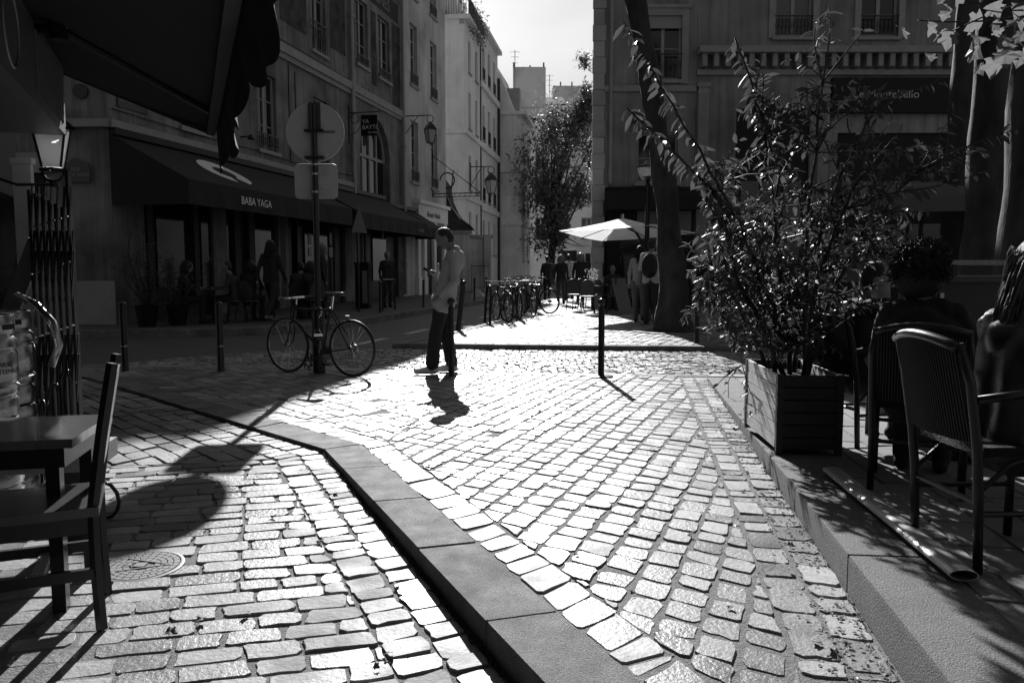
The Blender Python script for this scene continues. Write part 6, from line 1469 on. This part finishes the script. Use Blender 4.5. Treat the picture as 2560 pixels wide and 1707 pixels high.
# --- terrace on the right
zt_ = zt(4.5)
J = joints(1.56, sit=True, lean=.05, lelb=(.3, .18, .72), lwri=(.27, .1, .96), lhan=(.235, .06, 1.05), hea=(.13, 0, 1.085))
m1, hp = figure('person', 'man in glasses resting his hand against his face at the terrace table', (2.3, 5.3, zt(5.3)), R(8), J, dict(top=M_DKC, bottom=M_DKC), 1.7, 'short', .12, .012, headyaw=-.45)
gls = thing('spectacles', 'thin spectacles on the seated man next to the planter', 'spectacles', (2.3, 5.3, zt(5.3)), R(8)); b = MB()
for sy in (-1, 1):
    c_ = Vector(hp(.105, .034 * sy, .008)); b.tube([c_ + Vector((0, .024 * math.cos(t), .02 * math.sin(t))) for t in [k * math.pi / 6 for k in range(12)]], .0025, 4, closed=True); b.tube([Vector(hp(.1, .058 * sy, .012)), Vector(hp(.0, .085 * sy, .012))], .0025, 4)
b.build('frame', M_IRON, gls)
figure('person', 'person with a mass of bushy dark hair seen from behind at the terrace table', (2.12, 4.12, zt(4.1)), R(58), joints(1.58, sit=True, lean=.1, relb=(.3, -.24, .74), rwri=(.5, -.2, .75)), dict(top=M_BLK, bottom=M_BLK), 1.68, 'bushy', 0, .013, headyaw=-.55, sleeves=False)
figure('person', 'fair-haired person in a dark glossy coat cut off by the frame edge', (1.9, 3.02, zt(3.0)), R(5), joints(1.56, sit=True, lean=.06), dict(top=C_('glossy dark coat', .02, .3), bottom=M_DKC, hair=M_HAIRL), 1.66, 'long', .1, .01, noise=dict(hair=(.007, 150), top=(.009, 30)))

# ================================================================ TREES AND PLANTS
def leaf_shape(kind):
    if kind == 'oval':      # long glossy shrub leaf, folded along its midrib, drooping tip; base at origin, grows along +x, length 1
        v = [(0, 0, 0), (.25, .13, .03), (.55, .17, .035), (.85, .08, -.02), (1, 0, -.1), (.85, -.08, -.02), (.55, -.17, .035), (.25, -.13, .03), (.3, 0, 0), (.65, 0, -.01)]
        f = [(0, 8, 1), (1, 8, 9, 2), (2, 9, 3), (3, 9, 4), (0, 7, 8), (7, 6, 9, 8), (6, 5, 9), (5, 4, 9)]
    else:                   # five-lobed plane leaf
        o = [(0, 0), (-.06, .16), (-.02, .34), (.06, .52), (.16, .4), (.27, .38), (.42, .56), (.6, .52), (.58, .32), (.72, .2), (.88, .08), (1.0, 0)]
        ring = o[1:] + [(x, -y) for x, y in o[-2:0:-1]]
        v = [(.3, 0, .02)] + [(x, y, .35 * y * y - .28 * x * x + .05 * math.sin(7 * x + 5 * y)) for x, y in ring]; n = len(ring)
        f = [(0, i + 1, (i + 1) % n + 1) for i in range(n)]
    return np.array(v, float), f
def leaf_mesh(name, kind, m):
    v, f = leaf_shape(kind); me = bpy.data.meshes.new(name); me.from_pydata([tuple(p) for p in v], [], f); me.materials.append(m); me.update(); return me
def leaf_mtx(p, d, size, roll=None, rng=rnd):
    d = Vector(d).normalized(); up = Vector((rng.gauss(0, .5), rng.gauss(0, .5), 1)); y = up.cross(d); y = y.normalized() if y.length > 1e-3 else Vector((0, 1, 0)); z = d.cross(y)
    m = Matrix((d * size, y * size, z * size)).transposed().to_4x4(); m.translation = Vector(p); return m
def leaves(parent, mats_, kind, m, keep, pname='leaf', rest='foliage'):
    """the leaves that show largest are parts, the rest one joined mass"""
    v, f = leaf_shape(kind); me = leaf_mesh(pname, kind, m)
    pw = parent.matrix_basis if parent is not None else Matrix()
    def key(mx): p = pw @ mx.translation; return (0 if in_frame(p.x, p.y, p.z, -.005) else 1, p.length)
    order = sorted(mats_, key=key)
    for mx in order[:keep]:
        o = link(pname, me, parent); o.matrix_basis = mx
    if len(order) > keep:
        A = np.array([[list(r) for r in mx] for mx in order[keep:]]); V = np.einsum('nij,kj->nki', A[:, :3, :3], v) + A[:, None, :3, 3]
        fs = []; n = len(v)
        for i in range(len(A)): fs += [tuple(q + i * n for q in t) for t in f]
        b = bpy.data.meshes.new(rest); b.from_pydata(V.reshape(-1, 3).tolist(), [], fs); b.materials.append(m); b.update(); link(rest, b, parent, None, 'stuff')
def limb_path(a, b, bend=.12, n=6):
    a, b = Vector(a), Vector(b); L = (b - a).length; off = Vector((rnd.gauss(0, 1), rnd.gauss(0, 1), rnd.gauss(.3, 1))) * bend * L * .5
    return [a.lerp(b, t) + off * math.sin(math.pi * t) + Vector((rnd.gauss(0, .012), rnd.gauss(0, .012), 0)) * L * math.sin(math.pi * t) for t in [k / (n - 1) for k in range(n)]]

# ---- big leaning plane
def trunk_mesh(path, radii, name, parent, lump=.02, n=32):
    b = MB(); pts = [Vector(p) for p in path]; P, Rr = [], []
    for i in range(len(pts) - 1):
        for k in range(9): t = k / 9; P.append(pts[i].lerp(pts[i + 1], t)); Rr.append(radii[i] + (radii[i + 1] - radii[i]) * t)
    P.append(pts[-1]); Rr.append(radii[-1]); b.tube(P, Rr, n)
    b.v = [tuple(Vector(v) + Vector((math.sin(v[2] * 5.1 + v[0] * 9) * lump + rnd.gauss(0, .004), math.cos(v[2] * 4.3 + v[1] * 8) * lump + rnd.gauss(0, .004), rnd.gauss(0, .01)))) for v in b.v]
    return b.build(name, M_BARK, parent, smooth='all')
ta = thing('plane_tree', 'thick leaning plane tree trunk behind the backpack man', 'tree', (3.12, 15.3, ZP))
trunk_mesh([(0, 0, -.1), (0, 0, .12), (-.02, 0, .55), (-.06, 0, 1.3), (-.2, 0, 2.6), (-.38, 0, 3.8), (-.55, .05, 4.9), (-.86, .1, 6.4), (-1.1, .3, 8.0), (-1.0, .6, 9.5)], [.44, .38, .3, .25, .21, .195, .19, .19, .16, .12], 'trunk', ta)
def crown(parent, limbs, centre, radii, n, size, kind='plane', keep=0, m=None, zmin=None, tl=True):
    b = MB(); tips = []
    for a, e in limbs:
        p = limb_path(a, e); b.tube(p, [.07 - .05 * k / 5 for k in range(6)], 7); tips += p[2:]
    for _ in range(26):
        a = rnd.choice(tips); e = Vector(centre) + Vector([rnd.gauss(0, .45) * r_ for r_ in radii]); p = limb_path(a, e, .1, 5); b.tube(p, [.03, .024, .018, .012, .006], 5); tips += p[1:]
    b.build('limbs', M_BARK, parent, smooth='all'); L = []
    cl = [rnd.choice(tips) + Vector([rnd.gauss(0, .3) * r_ for r_ in radii]) * .5 for _ in range(max(10, n // 28))]
    for i in range(n):
        c = cl[i % len(cl)]; p = c + Vector([rnd.gauss(0, .32) for _ in range(3)]) * (min(radii) * .35)
        if zmin is not None and p.z < zmin: p.z = zmin + rnd.random() * .8
        L.append(leaf_mtx(p, (rnd.gauss(0, 1), rnd.gauss(0, 1), rnd.gauss(-.5, .5)), size * rnd.uniform(.6, 1.2)))
    leaves(parent, L, kind, m or M_PLEAF, keep, rest='crown')
crown(ta, [((-1.0, .2, 7.5), (1.4, 0, 8.4)), ((-1.0, .4, 8.5), (.8, .6, 10.5)), ((-1.1, .3, 7.0), (-1.8, 2.0, 9)), ((-1, .5, 9), (-.5, -1.5, 10.8))], (1.6, .3, 8.6), (2.4, 2.6, 1.8), 2200, .24, zmin=6.5)
for lab, x, y, r0, top, cr_n in (('plane tree trunk with a sunlit edge at the right of the terrace', 4.42, 6.85, .24, 4.7, 1500), ('plane tree trunk just left of the one with the sunlit edge', 4.78, 8.2, .17, 5.0, 1100), ('thin dark plane trunk left of the other two, in front of the restaurant', 6.15, 11.2, .17, 5.8, 900), ('plane tree standing just outside the frame, its crown shading the near terrace', 4.9, 2.9, .22, 4.6, 1500)):
    t = thing('plane_tree', lab, 'tree', (x, y, zt(y)))
    trunk_mesh([(0, 0, -.1), (0, 0, .15), (.01, 0, .8), (.03, .02, 2.2), (.06, .03, 3.8), (.1, 0, top)], [r0 * 1.5, r0 * 1.25, r0 * 1.05, r0, r0 * .95, r0 * .8], 'trunk', t, .012)
    crown(t, [((.1, 0, top - .3), (-1.2, -.4, top + 1.6)), ((.1, 0, top - .1), (1.2, .5, top + 1.8)), ((.1, 0, top - .2), (.1, 1.3, top + 1.9))], (-.5, 0, top + 1.3), (2.4, 2.2, .9), cr_n, .24, zmin=top + .5)
# ---- low plane branch with bright leaves at the top right
br = thing('plane_branch', 'low plane branch with bright sunlit leaves hanging in at the top corner', 'branch', (2.75, 4.05, 2.52))
b = MB(); tips = []
for e in ((-.62, .0, -.12), (-.55, .15, .1), (-.42, -.1, -.2), (-.25, .1, -.15), (-.7, .1, -.02), (.1, .1, .1)):
    p = limb_path((.35, .0, .05), e, .15); b.tube(p, [.012, .01, .007, .005, .004, .003], 5); tips += p[2:]
b.build('twigs', M_STEM, br, smooth='all'); L = []
for i in range(74):
    p = rnd.choice(tips) + Vector((rnd.gauss(0, .05), rnd.gauss(0, .08), rnd.gauss(-.02, .05))); L.append(leaf_mtx(p, (rnd.gauss(-.2, .6), rnd.gauss(0, .6), rnd.gauss(-.8, .4)), rnd.uniform(.05, .115)))
for p, s_ in (((-.86, .0, .32), .13), ((-.98, .05, .3), .12), ((-1.12, .0, .31), .1), ((-.62, .05, .33), .11), ((-.2, -.5, .22), .2), ((-.05, -.55, .05), .24), ((.1, -.5, .3), .22), ((.0, -.55, -.12), .22), ((.12, -.6, .12), .26)):
    L.append(leaf_mtx(p, (rnd.gauss(0, .4), rnd.gauss(0, .3), -1), s_))
leaves(br, L, 'plane', M_PLEAF, 90)

# ---- shrub in the planter
sh = thing('shrub', 'tall leafy evergreen shrub with glossy long leaves growing from the planter', 'shrub', (1.86, 5.3, PLZ + .43))
b = MB(); tips = []; L = []; rs = random.Random(11)
rnd_keep = rnd; rnd = rs
stems = [((-.06, -.1, 0), (-.55, -.1, 1.35)), ((.02, .05, 0), (-.2, .1, 1.75)), ((.04, -.2, 0), (.12, -.1, 1.9)), ((.08, .15, 0), (.5, .1, 1.7)), ((-.08, .2, 0), (-.5, .2, .75)), ((.1, -.05, 0), (.75, -.1, 1.35)), ((.0, -.25, 0), (.25, -.3, 1.2)), ((-.1, 0, .0), (-.4, -.25, .9))]
sp_ = []
for a, e in stems:
    p = limb_path(a, e, .14, 9); b.tube(p, [.018 - .0014 * k for k in range(9)], 7); sp_.append(p)
twigs = []
lb1 = limb_path((-.42, -.1, 1.05), (-1.16, -.12, 2.27), .03, 10); lb2 = limb_path((-.5, -.1, 1.15), (-1.14, -.2, 1.72), .08, 8); lb3 = limb_path((-.2, 0, 1.5), (-.42, .0, 2.2), .1, 7)
for p in (lb1, lb2, lb3): b.tube(p, [.011 - .0009 * k for k in range(len(p))], 6); twigs.append((p, 1))
for _ in range(330):
    p = rs.choice(sp_); i = rs.randint(1, 8); a = p[i]
    d = Vector((a.x * .8 + rs.gauss(0, .45), a.y * .6 + rs.gauss(0, .4), rs.gauss(.25, .32))); d.normalize(); e = a + d * rs.uniform(.18, .62)
    if e.z < .12: e.z = .12 + rs.random() * .2
    if e.x < -.62: e.x = -.62 + rs.random() * .12
    q = limb_path(a, e, .2, 5); b.tube(q, [.006, .005, .004, .003, .002], 4, caps=False); twigs.append((q, 0))
for q, lng in twigs:
    n = 62 if lng else rs.randint(12, 20)
    for k in range(n):
        t = (k / n) ** .75 * (len(q) - 1) * .999 if not lng else (.05 + .95 * k / n) * (len(q) - 1.001); i = int(t); p = q[i].lerp(q[i + 1], t - i); ax = (q[i + 1] - q[i]).normalized()
        side = Vector((rs.gauss(0, 1), rs.gauss(0, 1), rs.gauss(-.2, .7))); side -= ax * side.dot(ax); side.normalize()
        L.append(leaf_mtx(p, ax * rs.uniform(.1, .8) + side + Vector((0, 0, -1.1 if lng else -.3)), rs.uniform(.08, .13) if lng else rs.choice((rs.uniform(.03, .065), rs.uniform(.05, .11)))))
b.build('stems', M_STEM, sh, smooth='all'); leaves(sh, L, 'oval', M_LEAF, 300)
rnd = rnd_keep
# trailing shoot over the planter edge
iv = thing('trailing_plant', 'trailing shoot creeping down the corner of the planter', 'plant', (PLX - .02, PLY + .75, PLZ + .45)); b = MB(); L = []
for e in ((-.08, -.2, -.3), (-.04, -.35, -.25), (-.15, .05, -.12), (-.12, -.1, -.2)):
    p = limb_path((0, 0, .02), e, .3); b.tube(p, .0025, 4)
    for k in range(7): L.append(leaf_mtx(p[1 + k % 5], (rnd.gauss(0, 1), rnd.gauss(0, 1), -.4), rnd.uniform(.04, .075)))
b.build('stems', M_STEM, iv); leaves(iv, L, 'oval', M_LEAF, 40)

# ---- street tree far up, in front of the closing house
ft = thing('street_tree', 'leafy street tree filling the far end of the street', 'tree', (3.0, 62, 0))
trunk_mesh([(0, 0, -.1), (0, 0, .5), (.1, 0, 3), (.2, .1, 6), (.1, 0, 9)], [.4, .3, .25, .2, .12], 'trunk', ft)
b = MB(); L = []; cl = []
for _ in range(64):
    a = Vector((.15, 0, rnd.uniform(2.4, 8))); z = rnd.uniform(2.6, 13.4); wz = math.sin(math.pi * min(1, max(.15, (z - 1.2) / 13))) ** .6
    e = Vector((.3 + rnd.uniform(-2.5, 3.6) * wz, rnd.uniform(-2.5, 2.5) * wz, z)); b.tube(limb_path(a, e, .1, 5), [.09, .07, .05, .035, .02], 5); cl.append(e)
for _ in range(9): cl.append(Vector((rnd.uniform(2.1, 3.1), rnd.uniform(-1, 1), rnd.uniform(12.5, 17.5))))
b.build('limbs', M_BARK, ft)
for i in range(12000):
    c = rnd.choice(cl); sp__ = 1.0 if c.z < 12.4 or c.x < 2 else .45; p = c + Vector([rnd.gauss(0, .62) * sp__ for _ in range(3)])
    if p.z < 6.2 and p.x > .9 + .25 * max(0, p.z - 3): continue
    L.append(leaf_mtx(p, (rnd.gauss(0, 1), rnd.gauss(0, 1), rnd.gauss(-.2, .6)), rnd.uniform(.25, .5)))
leaves(ft, L, 'oval', M_TLEAF, 0, rest='crown')
# ---- dark potted bushes by the corner
for lab, x, y, hh in (('dark potted bush at the street corner under the awning', -7.3, 15.9, 2.1), ('lower potted bush next to the pavement tables', -6.85, 16.3, 1.5)):
    d = thing('potted_bush', lab, 'potted plant', (x, y, ZS)); MB().lathe([(.16, 0), (.22, .4), (.24, .42), (.2, .42), (.18, .38)], 16).build('pot', M_DARKP, d); b = MB(); L = []
    for _ in range(22):
        e = Vector((rnd.gauss(0, .28), rnd.gauss(0, .28), rnd.uniform(.7, hh))); p = limb_path((0, 0, .38), e, .2, 5); b.tube(p, [.012, .009, .007, .005, .003], 4)
        for k in range(16): L.append(leaf_mtx(p[rnd.randint(1, 4)] + Vector([rnd.gauss(0, .07) for _ in range(3)]), (rnd.gauss(0, 1), rnd.gauss(0, 1), rnd.gauss(.1, .6)), rnd.uniform(.06, .12)))
    b.build('stems', M_STEM, d); leaves(d, L, 'oval', M_LEAF, 0)
fp_ = thing('flower_pot', 'small pot of pale flowers on the far café table', 'potted plant', (2.3, 22.8, ZP + .73)); MB().lathe([(.06, 0), (.08, .13), (.06, .13)], 12).build('pot', M_TRIM, fp_); L = [leaf_mtx((rnd.gauss(0, .1), rnd.gauss(0, .1), .15 + rnd.random() * .3), (rnd.gauss(0, 1), rnd.gauss(0, 1), 1), .09) for _ in range(90)]; leaves(fp_, L, 'oval', mat('pale flower leaf', .35, .6, trans=.2), 0)
bp_ = thing('balcony_plants', 'plants spilling over the roof balcony of the white house', 'plant', (-2.7, 49.2, 16.4)); L = [leaf_mtx((.1 + .139 * t + rnd.gauss(0, .25), .99 * t + rnd.gauss(0, .3), rnd.uniform(-1.2, 1.6) * rnd.random()), (rnd.gauss(0, 1), rnd.gauss(0, 1), rnd.gauss(0, .6)), rnd.uniform(.15, .3)) for t in [rnd.uniform(.8, 4.5) for _ in range(900)]]; leaves(bp_, L, 'oval', M_TLEAF, 0)
wd_ = thing('weed', 'straggly weed growing at the foot of the sign pole', 'plant', (-2.42, 9.45, 0)); L = [leaf_mtx((rnd.gauss(0, .05), rnd.gauss(0, .04), rnd.random() * .2), (rnd.gauss(0, 1), rnd.gauss(0, .6), 1), rnd.uniform(.04, .09)) for _ in range(45)]; MB().tube([(0, 0, 0), (.01, 0, .12), (-.01, 0, .24)], .003, 4).build('stem', M_STEM, wd_); leaves(wd_, L, 'oval', M_LEAF, 0)
# ---- moss and weeds in the joints along the kerbs, crumbs of soil and leaf litter in the gutter
def tufts(name, label, pts, hh, n):
    b = MB()
    for _ in range(n):
        (x, y), z = pts(); 
        for k in range(3):
            a = rnd.uniform(0, 6.3); r_ = rnd.uniform(.002, .006); L_ = hh * rnd.uniform(.4, 1.3); c, s_ = math.cos(a), math.sin(a)
            b.add([(x - s_ * r_, y + c * r_, z), (x + s_ * r_, y - c * r_, z), (x + c * L_ * .7, y + s_ * L_ * .7, z + L_)], [(0, 1, 2)])
    o = b.build(name, mat('moss', .06, .8, trans=.05), None, kind='stuff'); o['label'] = label; o['category'] = 'weeds'
def along(pl, y0, y1, sp_, z):
    def f():
        y = y0 + (y1 - y0) * rnd.random(); p = at_y(pl, y); x = p[0] + rnd.gauss(0, sp_); return (x, y), z(x, y)
    return f
tufts('moss_tufts', 'thin line of moss and weeds along the foot of the middle kerb', along(off_line(KN, -.012), 1.9, 6.5, .012, lambda x, y: zl(x, y) - .01), .018, 900)
tufts('gutter_weeds', 'weeds and moss in the gutter along the terrace kerb', along(off_line(TF, -.015), 2.0, 9.0, .02, lambda x, y: -.008), .014, 700)
b = MB()
for _ in range(700):
    y = 1.9 + 7 * rnd.random() ** 1.5; p = at_y(off_line(TF, -.03 - abs(rnd.gauss(0, .09))), y); s_ = rnd.uniform(.003, .011); a = rnd.uniform(0, 6)
    z = .001 + .003 * rnd.random(); c, q = math.cos(a) * s_, math.sin(a) * s_; b.add([(p[0] + c, p[1] + q, z), (p[0] - q, p[1] + c, z + s_ * .5), (p[0] - c, p[1] - q, z), (p[0] + q, p[1] - c, z + s_ * .4)], [(0, 1, 2, 3)])
o = b.build('leaf_litter', mat('dry litter', .18, .9, isl=.7), None, kind='stuff'); o['label'] = 'crumbs of dry leaf litter scattered along the terrace kerb'; o['category'] = 'litter'
me = leaf_mesh('fallen_leaf', 'plane', mat('dry leaf', .1, .7, isl=.4))
for i in range(34):
    if i < 14: y = rnd.uniform(2.4, 7); x = at_y(TF, y)[0] - abs(rnd.gauss(.08, .25)); z = .006
    elif i < 24: y = rnd.uniform(2.4, 8.5); x = rnd.uniform(at_y(KR, y)[0] + .1, at_y(TF, y)[0] - .1); z = .006
    else: y = rnd.uniform(2.5, 5.2); x = rnd.uniform(-1.4, at_y(KN, y)[0] - .08); z = zl(x, y) + .008
    o = link('fallen_leaf', me); tag(o, 'small dry leaf fallen on the cobbles', 'leaf', 'dry leaves on the cobbles')
    o.matrix_basis = Matrix.Translation((x, y, z + .006)) @ Matrix.Rotation(rnd.uniform(0, 6.3), 4, 'Z') @ Matrix.Rotation(rnd.gauss(0, .3), 4, 'X') @ Matrix.Scale(rnd.uniform(.02, .045), 4)
